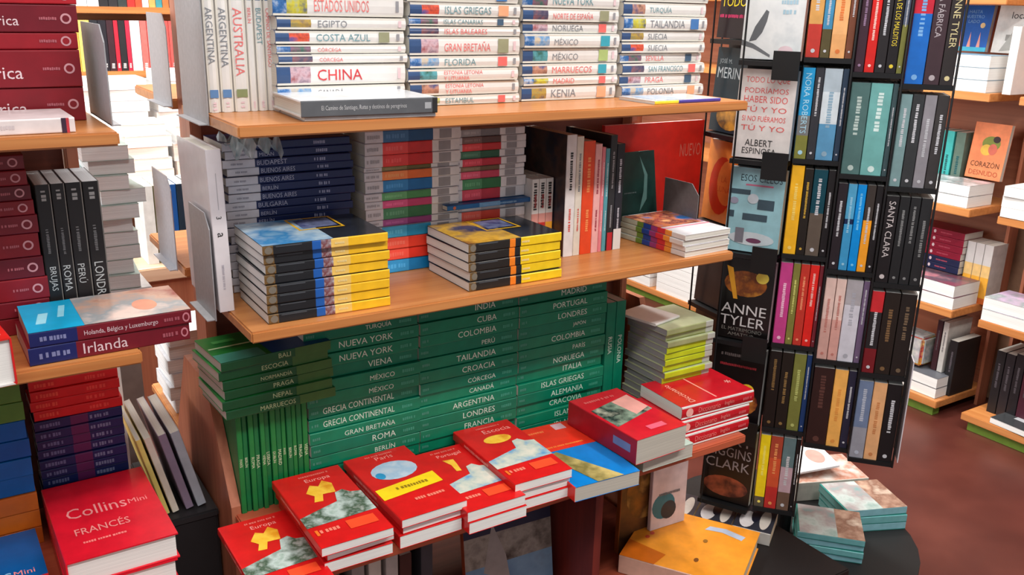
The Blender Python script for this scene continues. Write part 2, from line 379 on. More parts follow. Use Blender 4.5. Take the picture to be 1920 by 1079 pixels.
# ================================================================== middle shelf
# tall white binder + plastic wrap
def sp(P, L, T):
    P.rect(L*.14, T*.45, L*.36, T*.5, C(176,172,176)); P.text('3', L*.40, L*.43, T*.68, T*.34, CHAR); P.text('a', L*.50, L*.54, T*.70, T*.36, CHAR)
    P.blur(L*.7, L*.86, T*.55, T*.2, C(196,190,200), 3)
book('tall white binder standing at the left end of middle shelf', stand(.3475, 1.362, Z2, .252, 0, -1), .252, .17, .0235, [(1,C(224,218,222,.25,.02))], C(218,212,216,.2,.02), sp=sp, hard=True, name='binder', cat='binder')
def sheet(label, pts, mat, name, cat):
    v = pts; n = len(v)
    return tag(mesh(name, v, [tuple(range(n))], mat), label, cat)
bm = bmesh.new(); bmesh.ops.create_grid(bm, x_segments=16, y_segments=8, size=.5)
r_ = random.Random(3)
for v in bm.verts:
    x, y = v.co.x, v.co.y
    v.co = (.43 + x*.075, 1.43 + y*.10, Z2+.252 + .010*math.sin(x*21+y*9)+.008*math.sin(y*17)+r_.uniform(-.004,.004) - .012*abs(x))
    v.co.z = min(v.co.z, Z1-TH-.002)
me = bpy.data.meshes.new('plastic_wrap'); bm.to_mesh(me); bm.free(); me.materials.append(FILM())
tag(link(bpy.data.objects.new('plastic_wrap', me)), 'crumpled clear plastic wrap lying on top of the navy stack', 'plastic wrap')

# navy stack
NAVY = C(28,42,92,.35); LGREY = C(214,212,220,.35)
z = Z2; n = 18
NAVYT = ['MOSCÚ','MILÁN','BUDAPEST','BUENOS AIRES','BUENOS AIRES','BERLÍN','BUENOS AIRES','BULGARIA','BERLÍN','BERLÍN']
for i in range(n):
    t = NAVYT[(n-1-i) % len(NAVYT)]
    def sp(P, L, T, t=t):
        P.text(t, L*.255, L*.52, T*.78, T*.56, C(176,180,205)); P.blur(L*.7, L*.8, T*.5, T*.5, C(150,156,190), len(t))
        P.blur(L*.06, L*.16, T*.5, T*.3, C(160,158,170), 2)
    book('navy guidebook with pale spine end, %s in the navy stack' % from_top(i, n), flat(.392+jit(.005), 1.446+jit(.003), z, jit(.8)), .215, .106, .0138, [(.24,LGREY),(.76,NAVY)], NAVY, sp=sp, group='navy guidebooks in one stack', name='guidebook'); z += .0138
# colour stacks
def colour_stack(x, y, L, rows, where, c0, c1, gap=-1):
    z = Z2; n = len(rows)
    for i, (nm, c, T) in enumerate(rows):
        if i == gap: z += .0099
        m = C(*c); a = C(*[min(255, v+34) for v in c])
        def sp(P, Ls, T, i=i):
            P.blur(Ls*(c0+.03), Ls*(c0+.22), T*.5, T*.45, C(*[min(255, v+60) for v in c]), i)
            P.rect(Ls*(c1+.07), T*.1, Ls*(c1+.2), T*.9, C(150,146,150)); P.blur(Ls*.02, Ls*(c0-.03), T*.5, T*.4, C(170,168,176), i)
        book('%s and white guidebook, %s in the %s' % (nm, from_top(i, n), where), flat(x+jit(.003), y+jit(.003), z, jit(.8)), L, .11, T, [(c0,LGREY),((c1-c0)*.5,a),((c1-c0)*.5,m),(1-c1,C(224,220,222))], C(214,212,218), sp=sp, group='striped guidebooks in two stacks', name='guidebook'); z += T
colour_stack(.624, 1.432, .185, [('bright blue',(20,120,180),.024),('red',(214,50,34),.021),('red-orange',(216,56,36),.021),('light blue',(40,150,195),.021),('purple',(140,54,120),.012),('green',(46,110,72),.021),('magenta',(190,56,110),.014),('leaf green',(70,140,84),.014),('blue',(20,104,170),.021),('orange',(226,110,50),.016),('olive',(104,92,50),.008),('red',(200,36,36),.021),('red',(206,44,44),.021),('dark blue',(30,80,130),.021)], 'coloured stack beside the navy one', .18, .70)
colour_stack(.784, 1.440, .173, [('orange',(232,110,50),.021),('orange',(230,96,44),.021),('red',(214,54,40),.018),('red',(206,48,44),.018),('coral',(216,70,54),.018),('white',(200,196,200),.010),('crimson',(190,44,66),.021),('green',(44,110,64),.02),('pink',(200,60,90),.014),('olive',(110,84,60),.009),('crimson',(190,40,60),.014),('dark green',(40,92,66),.014),('red',(196,40,44),.014),('brown',(90,60,56),.013),('grey',(120,116,120),.014)], 'coloured stack behind small yellow pile', .2, .68, 6)
def sp(P, L, T): P.ell(L*.08, T*.5, T*.35, T*.35, C(210,110,70)); P.blur(L*.4, L*.8, T*.5, T*.5, C(130,170,205), 1)
book('slim blue book jutting from the coloured stack', flat(.778, 1.418, Z2+.1061, 1), .19, .12, .0095, [(.36,C(30,100,160)),(.24,C(110,160,200)),(.4,C(24,84,140))], C(30,90,150), sp=sp, name='slim_book')
# dark group right of stacks
for i in range(3):
    def sp(P, L, T, i=i): P.blur(L*.05, L*.4, T*.55, T*.6, CHAR, i); P.blur(L*.2, L*.38, T*.5, T*.4, C(150,60,60), i)
    book('small upright book with %s foot, %s of three beside the white upright' % (('red-orange','red','amber')[i], from_left(i, 3)), stand(.9605+.0168*i, 1.415, Z2, .15), .15, .10, .0164, [(.45,WHITE),(.12,C(215,150,140)),(.43,[C(214,84,50),C(190,50,44),C(232,160,50)][i])], WHITE, sp=sp, group='small upright books', name='small_book')
# upright books, right half
UP = [(.0235,.236,C(226,222,222),'white',WT),(.0165,.232,C(222,214,200),'cream',GREYT),(.028,.222,C(228,74,36),'orange-red',C(250,150,90)),(.017,.215,C(236,176,174),'pink',C(160,50,70)),(.009,.208,C(226,130,140),'rose',C(250,220,220)),(.0105,.205,C(86,156,168),'teal',C(200,220,225)),(.017,.230,C(40,42,46),'charcoal',C(150,150,155)),(.020,.212,C(28,30,40),'dark navy',C(190,190,200))]
x = 1.012
for i, (T, L, m, nm, tm) in enumerate(UP):
    def sp(P, L, T, i=i, tm=tm):
        P.blur(L*.14, L*.46, T*.5, T*.36, tm if i not in (0,) else CHAR, i); P.blur(L*.6, L*.8, T*.5, T*.3, C(214,90,80) if i < 2 else tm, i+9)
        if i == 7: P.rect(L*.8, 0, L, T, WHITE)
        if i == 6: P.rect(L*.84, T*.1, L, T*.9, C(190,40,50))
    book('%s upright book on middle shelf, %s of the upright row' % (nm, from_left(i, 8)), stand(x, 1.378, Z2, L, 0, 0), L, .15, T-.0004, [(1,m)], m, PH([(30,26,30),(70,50,44),(24,30,46),(40,30,30)], 16, .35, 4) if i == 0 else m, sp=sp, group='upright books at right of middle shelf', name='paperback'); x += T
def fp(P, W, L):
    P.poly([(W*.62,L*.05),(W*.8,L*.3),(W*.75,L*.6),(W*.55,L*.75),(W*.68,L*.5),(W*.72,L*.3)], C(90,130,125)); P.blur(W*.15, W*.85, L*.88, L*.03, C(200,90,80), 4); P.blur(W*.2, W*.5, L*.5, L*.02, C(110,130,130), 2)
book('dark green face-out book leaning at the right end of middle shelf', face(1.212, 1.475, Z2, .172, 4, 9), .172, .118, .018, [(1,C(20,34,34))], PH([(16,36,34),(24,60,54),(20,44,46)], 12), fp=fp, name='picture_book')
def fp(P, W, L): P.text('NUEVO', W*.76, W*.98, L*.36, L*.13, C(214,110,96))
book('large red board-like book standing behind the right end of middle shelf', face(1.226, 1.549, Z2, .224, 0, 0), .224, .29, .012, [(1,C(208,34,26))], C(214,40,30,.4), fp=fp, name='large_book')
# flat pile at right end
STR = [C(190,190,170),C(110,140,60),C(40,70,150),C(150,60,120),C(210,50,60),C(236,150,60),WHITE]
z = Z2
for i in range(4):
    def fp(P, W, L): P.rect(0, L*.02, W, L*.62, PH([(40,110,180),(200,120,80),(120,60,60),(230,160,110)], 26, .15, 3)); P.rect(0, L*.66, W, L*.69, C(230,130,150))
    book('striped-spine paperback lying at right end of middle shelf, %s of four' % from_top(i, 4), Tm(1.214+jit(.003), 1.452+jit(.003), z) @ Rm(math.radians(-88+jit(2)), 'Z'), .19, .125, .0115, [(.26,STR[0]),(.1,STR[1]),(.12,STR[2]),(.1,STR[3]),(.12,STR[4]),(.1,STR[5]),(.2,WHITE)], C(226,224,228,.12), fp=fp if i == 3 else None, group='striped-spine paperbacks in a pile', name='paperback'); z += .0116
# yellow-spined piles in front
GOLD = PH([(60,44,28),(120,90,50),(40,34,30)], 60, .4, 1); YEL = C(244,190,36,.35); YELP = C(240,198,104,.35); BLK2 = C(30,32,36,.35)
def frame(P, W, L, a, b, c, d, t=.02): 
    P.rect(W*a, L*b, W*c, L*(b+t), YEL); P.rect(W*a, L*(d-t), W*c, L*d, YEL); P.rect(W*a, L*b, W*(a+t*1.5), L*d, YEL); P.rect(W*(c-t*1.5), L*b, W*c, L*d, YEL)
def ngpile(x, y, L, n, T, where, cols, seg, yaw):
    z = Z2
    for i in range(n):
        def fp(P, W, L, cols=cols):
            P.rect(0, 0, W, L*.55, PH(cols, 11, .14, n)); frame(P, W, L, .45, .40, .97, .78)
            P.rect(W*.52, L*.45, W*.9, L*.74, PH([(40,50,110),(120,130,170),(60,70,90)], 25, .2, n))
        def sp(P, L, T): P.ell(L*.045, T*.5, L*.03, T*.38, C(120,112,100)); P.rect(L*.1, T*.1, L*.3, T*.22, C(70,74,80)); P.blur(L*.56, L*.64, T*.5, T*.3, C(236,214,150), 5)
        book('black guidebook with yellow spine end, %s in the %s' % (from_top(i, n), where), flat(x+jit(.003), y+jit(.003), z, yaw+jit(.8)), L, .15, T, seg, PH([(20,22,26),(40,44,52),(24,26,30)], 9, .18, n), sp=sp, fp=fp if i == n-1 else None, pages=PGW, group='yellow and black guidebooks', name='guidebook'); z += T
ngpile(.393, 1.272, .198, 8, .0153, 'large pile at left', [(150,195,225),(60,140,200),(190,215,230),(40,90,150)], [(.08,GOLD),(.30,BLK2),(.07,C(30,90,170)),(.08,PH([(160,170,190),(120,60,60),(200,205,215)], 50, .3, 5)),(.14,YELP),(.33,YEL)], -1)
ngpile(.742, 1.272, .190, 5, .0165, 'small pile in the middle', [(60,60,100),(230,180,60),(120,80,40),(200,150,60)], [(.07,GOLD),(.36,C(36,32,30,.35)),(.06,C(232,124,30)),(.06,BLK2),(.45,C(240,200,30,.35))], 0)

# ================================================================== lower shelf: green guidebooks
GRN = C(0,112,84,.36); GRN2 = C(8,120,88,.36); GRN3 = C(20,110,62,.36)
GT = C(200,220,204)
def green_stack(x, y, names, where):
    T = .0238; z = Z3; n = len(names)
    for i, t in enumerate(names):
        def sp(P, L, T, t=t, i=i):
            P.text(t, L*.12, L*.76, T*.75, T*.5, GT, 'r'); P.blur(L*.83, L*.95, T*.5, T*.34, C(60,150,124), i); P.blur(L*.02, L*.09, T*.5, T*.3, C(70,140,120), i+3)
        book('green guidebook titled %s, %s in %s green stack' % (t, from_top(i, n), where), flat(x+jit(.002), y+jit(.004), z, jit(.6)), .215, .13, T, [(1, GRN2 if i % 3 else GRN)], GRN, sp=sp, group='green guidebooks in three stacks', name='guidebook'); z += T
green_stack(.494, 1.40, ['SICILIA','MALTA','BERLÍN','ROMA','GRAN BRETAÑA','GRECIA CONTINENTAL','GRECIA CONTINENTAL','MÉXICO','MÉXICO','VIENA','NUEVA YORK','NUEVA YORK','TURQUÍA','TÚNEZ','SUIZA'], 'left')
green_stack(.711, 1.40, ['EGIPTO','FRANCIA','FRANCIA','LONDRES','ARGENTINA','CANADÁ','CÓRCEGA','CROACIA','TAILANDIA','PERÚ','COLOMBIA','CUBA','INDIA','JORDANIA','KENIA'], 'middle')
green_stack(.929, 1.40, ['IRLANDA','ISLANDIA','CRACOVIA','ALEMANIA','ISLAS GRIEGAS','ITALIA','NORUEGA','PARÍS','COLOMBIA','JAPÓN','LONDRES','PORTUGAL','MADRID','LISBOA'], 'right')
for i, t in enumerate(('RUSIA', 'POLONIA')):
    def sp(P, L, T, t=t): P.text(t, L*.3, L*.62, T*.72, T*.42, GT)
    book('upright green guidebook titled %s beside the right green stack' % t, stand(1.150+.026*i, 1.402, Z3, .255), .255, .15, .0252, [(1,GRN)], GRN, sp=sp, group='upright green guidebooks at right', name='guidebook')
x = .368; n = 13
for i in range(n):
    T = random.choice((.0085,.0095,.010))
    def sp(P, L, T, i=i): P.text(['PARÍS','BERLÍN','ROMA','PRAGA','VIENA','LISBOA','DUBLÍN','MADRID'][i % 8], L*.46, L*(.66+.04*(i % 3)), T*.8, T*.6, C(206,214,180)); P.rect(0, 0, L*.03, T, C(170,190,160))
    book('thin upright green guidebook, %s in the row at left end of lower shelf' % from_left(i, n), stand(x, 1.398+jit(.004), Z3, .19), .19, .12, T-.0003, [(1, GRN3 if i % 2 else C(30,120,60))], GRN3, sp=sp, group='thin upright green guidebooks', name='guidebook'); x += T
z = Z3+.1915
for i in range(6):
    def sp(P, L, T, i=i): P.text(['MARRUECOS','NEPAL','PRAGA','NORMANDÍA','ESCOCIA','BALI'][i], L*.3, L*.62, T*.75, T*.5, C(176,196,150), 'r'); P.rect(L*.66, 0, L, T, C(60,104,52))
    def fp(P, W, L): P.rect(0, L*.45, W, L, C(12,72,140)); P.rect(W*.52, L*.02, W*.56, L*.4, C(190,220,170)); P.rect(0, 0, W*.3, L*.4, C(70,150,130)); P.rect(W*.7, L*.1, W*.8, L*.3, C(60,150,70))
    book('green guidebook lying on the upright green row, %s of six' % from_top(i, 6), flat(.345+jit(.004), 1.372+jit(.006), z, 4+jit(1.5)), .19, .125, .0165, [(1,C(24,84,50))], C(28,120,50,.3), sp=sp, fp=fp if i == 5 else None, pages=PGG, group='green guidebooks lying at left end', name='guidebook'); z += .0166
# lime stack
z = Z3; n = 15; LIME = C(178,196,32); OLV = C(150,156,110)
for i in range(n):
    T = .0138
    book('lime green booklet with grey edges, %s in the lime stack' % from_top(i, n), flat(1.243+jit(.003), 1.318+jit(.004), z, jit(1.2)), .135, .125, T, [(.84, OLV if i > n-4 else LIME),(.16,C(176,178,168))], C(170,176,140), sp=(lambda P, L, T: P.rect(L*.03, T*.86, L*.84, T*.97, C(110,120,40))), pages=PAGES(150,150,150), group='lime booklets in one stack', name='booklet'); z += T
book('white booklet lying askew on top of the lime stack', flat(1.236, 1.345, z, 12), .085, .10, .006, [(1,WHITE)], WHITE, name='booklet')

# red guides lying face up along the edge
RED = C(206,24,26,.28); RED2 = C(228,40,34,.28)
CASTLE = PH([(120,150,130),(190,205,200),(70,90,70),(210,215,210)], 22, .25, 4)
SKYC = PH([(60,120,180),(110,160,200),(190,200,190),(220,215,200)], 24, .25, 6)
YG = PH([(240,180,40),(250,205,70),(225,150,30)], 30, .3, 2)
def red_cover(title, pic, kind):
    def fp(P, W, L):
        P.text(title, W*.40, W*.94, L*.165, L*.062, C(240,160,150)); P.blur(W*.35, W*.8, L*.06, L*.03, C(228,110,100), 2)
        if kind == 0: P.poly([(W*.3,L*.3),(W*.42,L*.2),(W*.52,L*.24),(W*.62,L*.17),(W*.72,L*.24),(W*.68,L*.37),(W*.5,L*.36),(W*.44,L*.45),(W*.32,L*.44),(W*.38,L*.36)], YG)
        if kind == 1: P.poly([(W*.42,L*.2),(W*.6,L*.22),(W*.58,L*.3),(W*.54,L*.42),(W*.46,L*.41),(W*.48,L*.3)], YG)
        if kind == 2: P.ell(W*.5, L*.29, W*.24, L*.07, YG)
        P.poly([(0,L*.60),(W*.35,L*.54),(W*.6,L*.50),(W*.66,L*.38),(W*.78,L*.36),(W*.86,L*.42),(W,L*.44),(W,L*.72),(0,L*.74)], pic)
        P.blur(W*.12, W*.42, L*.82, L*.05, C(246,130,110), 1); P.rect(W*.5, L*.77, W*.9, L*.88, C(238,76,40)); P.rect(W*.06, L*.79, W*.1, L*.86, C(246,120,40))
    return fp
def sp0(P, L, T): P.blur(L*.2, L*.6, T*.5, T*.4, C(236,150,140), 1)
def rguide(label, x, y, z, T, fp=None, L=.222, W=.115, yaw=0, front=RED):
    return book(label, lying(x, y, z, yaw), L, W, T, [(1,RED)], front, fp=fp, sp=sp0, pages=PGW, group='red guidebooks lying along the edge', name='guidebook')
rguide('red guidebook with yellow map and castle photograph, nearest the left post', .314, 1.352, Z3, .014, red_cover('Europa', CASTLE, 0), yaw=0)
rguide('lower red guidebook under the castle-photograph copy, second pile from left', .428, 1.384, Z3, .020, yaw=-1)
rguide('middle red guidebook under the castle-photograph copy, second pile from left', .424, 1.386, Z3+.020, .016, yaw=1.5)
rguide('top red guidebook with castle photograph, second pile from left', .420, 1.39, Z3+.036, .016, red_cover('Europa', CASTLE, 0), yaw=-.5, L=.235, W=.12)
rguide('lowest red guidebook under the one with yellow band', .553, 1.386, Z3, .024, yaw=0)
rguide('second red guidebook under the one with yellow band', .556, 1.389, Z3+.024, .014, yaw=1)
def fpb(P, W, L):
    P.text('París', W*.42, W*.85, L*.13, L*.055, C(238,150,140)); P.blur(W*.3, W*.75, L*.05, L*.03, C(228,110,100), 2)
    P.ell(W*.52, L*.33, W*.35, L*.14, PH([(210,214,222),(160,190,215),(228,230,234)], 16)); P.ell(W*.27, L*.37, W*.07, L*.05, C(50,150,200))
    P.poly([(W*.02,L*.55),(W*.98,L*.49),(W*.98,L*.66),(W*.02,L*.71)], C(248,214,30)); P.blur(W*.3, W*.8, L*.6, L*.05, C(150,120,20), 3); P.blur(W*.4, W*.85, L*.8, L*.045, C(240,130,110), 5)
rguide('red guidebook with pale oval and slanted yellow band on its cover', .552, 1.392, Z3+.038, .016, fpb, L=.23, W=.122, yaw=1)
rguide('lower red guidebook in the pile with sky-blue street photograph', .670, 1.366, Z3, .022, yaw=0)
rguide('upper red guidebook with blue sky photograph, fourth pile from left', .668, 1.368, Z3+.022, .02, red_cover('Portugal', SKYC, 1), yaw=0)
rguide('lowest red guidebook under the one with yellow oval', .778, 1.386, Z3, .02, yaw=-1.5)
rguide('middle red guidebook under the one with yellow oval', .780, 1.388, Z3+.02, .018, yaw=-1)
rguide('top red guidebook with yellow oval, tallest pile beside blue book', .778, 1.393, Z3+.038, .018, red_cover('Escocia', SKYC, 2), L=.23, W=.12, yaw=-1.5)
def fp6(P, W, L):
    P.rect(0, 0, W, L*.44, C(222,50,30)); P.blur(W*.08, W*.45, L*.1, L*.04, C(236,120,70), 3); P.rect(W*.62, L*.02, W*.8, L*.12, C(210,170,180))
    P.poly([(W*.1,L*.5),(W*.28,L*.46),(W*.75,L),(W*.35,L)], PH([(170,150,90),(120,110,60),(196,176,110)], 18)); P.blur(W*.15, W*.8, L*.38, L*.03, C(240,130,60), 7)
book('guidebook with orange-red head and blue foot lying under the photo dictionary', lying(.900, 1.378, Z3, -4), .24, .142, .03, [(1,C(214,40,30))], C(8,120,196,.28), fp=fp6, pages=PGG, name='guidebook')
def fp7(P, W, L):
    P.poly([(W*.06,L*.30),(W*.95,L*.18),(W*.95,L*.56),(W*.06,L*.70)], PH([(40,70,60),(140,160,140),(30,46,44),(180,180,160)], 18, .2, 8)); P.poly([(W*.55,L*.24),(W*.95,L*.18),(W*.95,L*.5),(W*.6,L*.58)], C(226,160,150))
    P.blur(W*.15, W*.75, L*.13, L*.05, C(216,96,96), 2); P.rect(W*.42, L*.82, W*.75, L*.9, C(222,96,120))
book('thick red dictionary with dark photograph on its cover lying near the right', lying(1.022, 1.352, Z3+.03, 2), .205, .128, .052, [(1,C(164,20,36))], C(198,22,40,.25), fp=fp7, sp=(lambda P, L, T: P.rect(L*.68, T*.3, L*.92, T*.62, C(120,130,170))), pages=PGG, name='dictionary')
book('pale green book supporting the right side of the photo dictionary', lying(1.062, 1.362, Z3, 0), .20, .128, .0295, [(1,C(170,190,176))], C(176,196,184), pages=PGG, name='paperback')
z = Z3
for i in range(3):
    def sp(P, L, T, i=i):
        P.ell(L*.1, T*.5, T*.34, T*.34, C(236,170,160)); P.text('Diccionario', L*.22, L*.52, T*.68, T*.42, C(226,120,116)); P.text('Inglés', L*.58, L*.74, T*.68, T*.4, C(226,130,124)); P.blur(L*.84, L*.96, T*.5, T*.3, C(214,90,96), i)
    def fp(P, W, L): P.text('Diccionario', W*.1, W*.9, L*.24, L*.07, C(240,170,160)); P.rect(W*.08, L*.5, W*.92, L*.52, C(236,150,140)); P.text('*', W*.4, W*.6, L*.94, L*.08, C(240,190,180))
    book('red dictionary with white spine lettering, %s of the three at right end' % from_top(i, 3), flat(1.186+.004*i+jit(.004), 1.196+.006*i, z, -1+jit(2)), .195, .135, .028, [(1,C(186,18,32))], C(190,20,34,.26), sp=sp, fp=fp if i == 2 else None, hard=False, rnd=True, pages=PGW, group='red dictionaries in a pile of three', name='dictionary'); z += .0282

# ================================================================== bottom shelf of the middle rack
def fp(P, W, L):
    P.rect(0, 0, W, L*.3, C(34,36,60)); P.rect(0, L*.3, W, L*.55, PH([(60,50,44),(150,140,130),(90,80,80)], 22, .3, 3)); P.rect(0, L*.55, W, L, PH([(90,120,150),(120,150,175),(100,100,110)], 9, .3, 5)); P.poly([(W*.2,L*.6),(W*.32,L*.22),(W*.46,L*.5),(W*.5,L*.72)], C(150,140,136))
book('large picture book leaning face out on the bottom shelf', face(.775, 1.335, Z4, .265, -3, 8), .265, .2, .016, [(1,C(190,80,40))], C(60,60,70), fp=fp, name='picture_book')
for i, (m, nm, L, x) in enumerate([(C(90,80,84),'grey',.24,.40),(C(60,56,80),'slate',.23,.43),(C(120,110,112),'ash grey',.25,.456),(C(70,60,60),'brown-grey',.22,.486),(C(150,140,136),'pale grey',.25,.52),(C(196,186,176),'cream',.265,.552),(C(176,168,164),'light grey',.26,.585),(C(70,40,36),'brown',.24,.612),(C(60,60,66),'charcoal',.26,.655)]):
    book('%s upright book in the shaded bottom shelf, %s of nine' % (nm, from_left(i, 9)), stand(x, 1.29, Z4, L), L, .17, .0245, [(1,m)], m, group='upright books on the bottom shelf', name='paperback')
for i, (m, nm, x) in enumerate([(C(120,150,130),'sage green',1.03),(C(110,36,40),'dark red',1.058)]):
    book('%s upright book right of the bottom shelf divider' % nm, stand(x, 1.32, Z4, .22), .22, .16, .024, [(1,m)], m, name='paperback')
# low table holding loose books beside the rack's right end
lt = empty('low_table', Tm(1.47, 1.23, 0)); tag(lt, 'low dark table beside the right end of the middle rack', 'table')
box('tabletop', -.112, -.17, .235, .14, .31, .26, C(20,14,14,.6), lt, .003)
for sx in (-.10, -.035):
    for sy in (-.15, .05): box('leg', sx-.014, sy-.014, 0, sx+.014, sy+.014, .235, C(36,26,24,.5), lt)
LT = .26
def fp(P, W, L):
    P.ell(W*.42, L*.13, W*.03, L*.02, C(216,80,50)); P.ell(W*.5, L*.15, W*.03, L*.02, C(216,80,50)); P.poly([(W*.8,L*.55),(W*.88,L*.58),(W*.9,L*.72),(W*.84,L*.9),(W*.76,L*.88),(W*.82,L*.7)], C(176,186,206)); P.ell(W*.25, L*.6, W*.035, L*.02, C(120,70,20)); P.ell(W*.6,L*.6,W*.03,L*.02,C(150,100,30))
    P.poly([(0,0),(W*.3,0),(W*.2,L*.35),(0,L*.3)], C(206,104,20))
book('large orange children\'s book lying at the bottom right', Tm(1.152, 1.316, LT) @ Rm(math.radians(-58), 'Z'), .26, .235, .045, [(1,C(214,170,150))], C(236,150,44,.35), fp=fp, hard=True, pages=PGT, name='picture_book')
def fp(P, W, L): P.rect(0, 0, W, L*.2, C(60,66,120)); P.ell(W*.5, L*.5, W*.4, L*.25, PH([(150,90,30),(90,60,30),(196,150,80)], 14)); P.ell(W*.8, L*.7, W*.15, L*.12, C(196,180,160))
book('brown picture book standing under the red dictionaries', face(1.195, 1.385, LT, .29, 0, 0), .29, .15, .014, [(1,C(150,80,30))], PH([(120,76,36),(70,44,30),(150,100,50)], 8), fp=fp, name='picture_book')
def fp(P, W, L): P.ell(W*.35, L*.66, W*.33, L*.2, C(36,120,140)); P.ell(W*.5, L*.74, W*.22, L*.14, C(30,50,66)); P.blur(W*.2, W*.8, L*.48, L*.05, C(110,112,120), 2)
book('white and teal picture book tilted beside the red dictionaries', face(1.272, 1.364, LT+.0455, .165, -3, 1), .165, .10, .012, [(1,C(210,196,200))], C(222,208,212), fp=fp, name='picture_book')
for i, (x, y, yaw, nm) in enumerate([(1.373,1.447,-58,'furthest'),(1.4225,1.368,-58,'middle'),(1.472,1.289,-58,'nearest')]):
    def fp(P, W, L, i=i): P.ell(W*.4, L*.3, W*.34, L*.2, C(222,216,216)); P.ell(W*.62, L*.5, W*.3, L*.12, C(26,28,44)); P.ell(W*.5, L*.76, W*.4, L*.14, C(206,196,186))
    book('black and white picture book beside the orange one, %s of three' % nm, Tm(x, y, LT) @ Rm(math.radians(yaw+jit(1)), 'Z'), .088, .115, .02+.006*i, [(1,C(190,186,180))], C(46,48,58), fp=fp, group='black and white picture books', pages=PGT, name='picture_book')

# ================================================================== book spinner
hv = (_r*(1526-960)/FPX + _f); hv.z = 0; hv.normalize(); wv = Vector((hv.y, -hv.x, 0))
RS = .30; CS = hv*(2.0+RS)
sp_ = empty('book_spinner', Tm(CS.x, CS.y, 0)); tag(sp_, 'tall black revolving book spinner filled with pocket books', 'book rack')
disc('base', 0, 0, 0, .10, .345, C(11,11,12,.6), sp_); disc('pole', 0, 0, .10, .5, .018, C(14,13,14,.6), sp_, 16); disc('core', 0, 0, .5, 1.9, .18, C(14,13,14,.6), sp_, 20)
def colframe(th, m, e):
    """pocket column facing th degrees off the aisle side; m: sideways, e: outwards from the spindle"""
    t = math.radians(th); o = -hv*math.cos(t) + wv*math.sin(t); tg = Vector((-o.y, o.x, 0))
    if tg.dot(wv) < 0: tg = -tg
    return o, tg, math.atan2(tg.y, tg.x), wv*m - hv*e
PITCHZ = .2065
def ledge(name, o, tg, B, wdt, z, dep):
    p = B - o*(dep/2)
    box(name, -wdt/2, -dep/2-.004, -.010, wdt/2, dep/2, 0, BLKSTEEL, sp_, 0, Tm(p.x, p.y, z) @ Rm(math.atan2(tg.y, tg.x), 'Z'))
def wire(o, tg, B, off, z0, z1, rad=.004):
    p = B + o*rad + tg*off; rod('wire', (p.x, p.y, z0), (p.x, p.y, z1), .0024, BLKSTEEL, sp_)
def spine_col(th, m_, e_, ztop, rows, nm):
    o, tg, yaw, B = colframe(th, m_, e_); nr = len(rows); wid = .0945
    for ri, books in enumerate(rows):
        z = ztop - PITCHZ*ri
        ledge('pocket', o, tg, B, wid-.001, z, .10)
        tot = sum(b[0] for b in books); k_ = .0905/tot; x = -.0905/2
        for bi, (T, m, tm, cname, L) in enumerate(books):
            T *= k_; q = CS + B + tg*x
            def sp(P, L, T, m=m, tm=tm, bi=bi, ri=ri):
                if isinstance(tm, tuple):
                    tt = tm[0]; P.text(tt, L*.06, L*.72, T*.74, T*.5, tm[1]); P.ell(L*.93, T*.5, T*.2, T*.2, tm[1], 10)
                else:
                    a = .1+.05*((bi*3+ri) % 4); P.blur(L*a, L*(a+.42), T*.5, T*.32, tm, bi+ri*7); P.ell(L*.93, T*.5, T*.16, T*.16, tm, 10)
            segs = m if isinstance(m, list) else [(1, m)]
            book('%s pocket book, %s, %s row of %s spinner column' % (cname, from_left(bi, len(books)), ORD[ri], nm), stand(q.x, q.y, z, L, math.degrees(yaw)), L, .095, T-.0006, segs, segs[0][1], sp=sp, group='pocket books on the spinner', pages=PGW, name='pocket_book'); x += T
    z0 = ztop-PITCHZ*(nr-1)-.01
    wire(o, tg, B, wid/2, z0, 1.75)
    return o, tg
def cover_col(th, m_, e_, ztop, covers, nm):
    o, tg, yaw, B = colframe(th, m_, e_)
    for ri, (cname, front, fp, L, W) in enumerate(covers):
        z = ztop - PITCHZ*ri; ledge('pocket', o, tg, B, .118, z, .05)
        q = CS + B + tg*(-W/2) - o*.034
        book('%s, %s row of %s spinner covers' % (cname, ORD[ri], nm), face(q.x, q.y, z+.0015, L, math.degrees(yaw), 3), L, W, .022, [(1,front)], front, fp=fp, pages=PGW, group='face-out pocket books on the spinner', name='pocket_book')
        if nm == 'front' and ri < 5:
            a = math.atan2(tg.y, tg.x); p = B + o*.008
            box('clip', W/2-.048, -.004, -.036, W/2+.006, .001, .022, C(14,14,15,.5), sp_, 0, Tm(p.x, p.y, z) @ Rm(a, 'Z'))
    zb = ztop-PITCHZ*(len(covers)-1)-.01; p = B - o*.056
    box('back_sheet', -.066 if nm != 'front' else -.055, -.001, zb, .058, .001, 1.75, C(20,18,20,.5), sp_, 0, Tm(p.x, p.y, 0) @ Rm(yaw, 'Z'))
    wire(o, tg, B, -.050, ztop-PITCHZ*(len(covers)-1)-.01, 1.75, .004); return o, tg
K = BLACK; W_ = C(200,200,205); S = .186
def c3(*a): return C(*a, .3)
def seg(*a): return [(f, C(*c, .3)) for f, c in a]
bk = c3(30,26,28); br = c3(54,36,36)
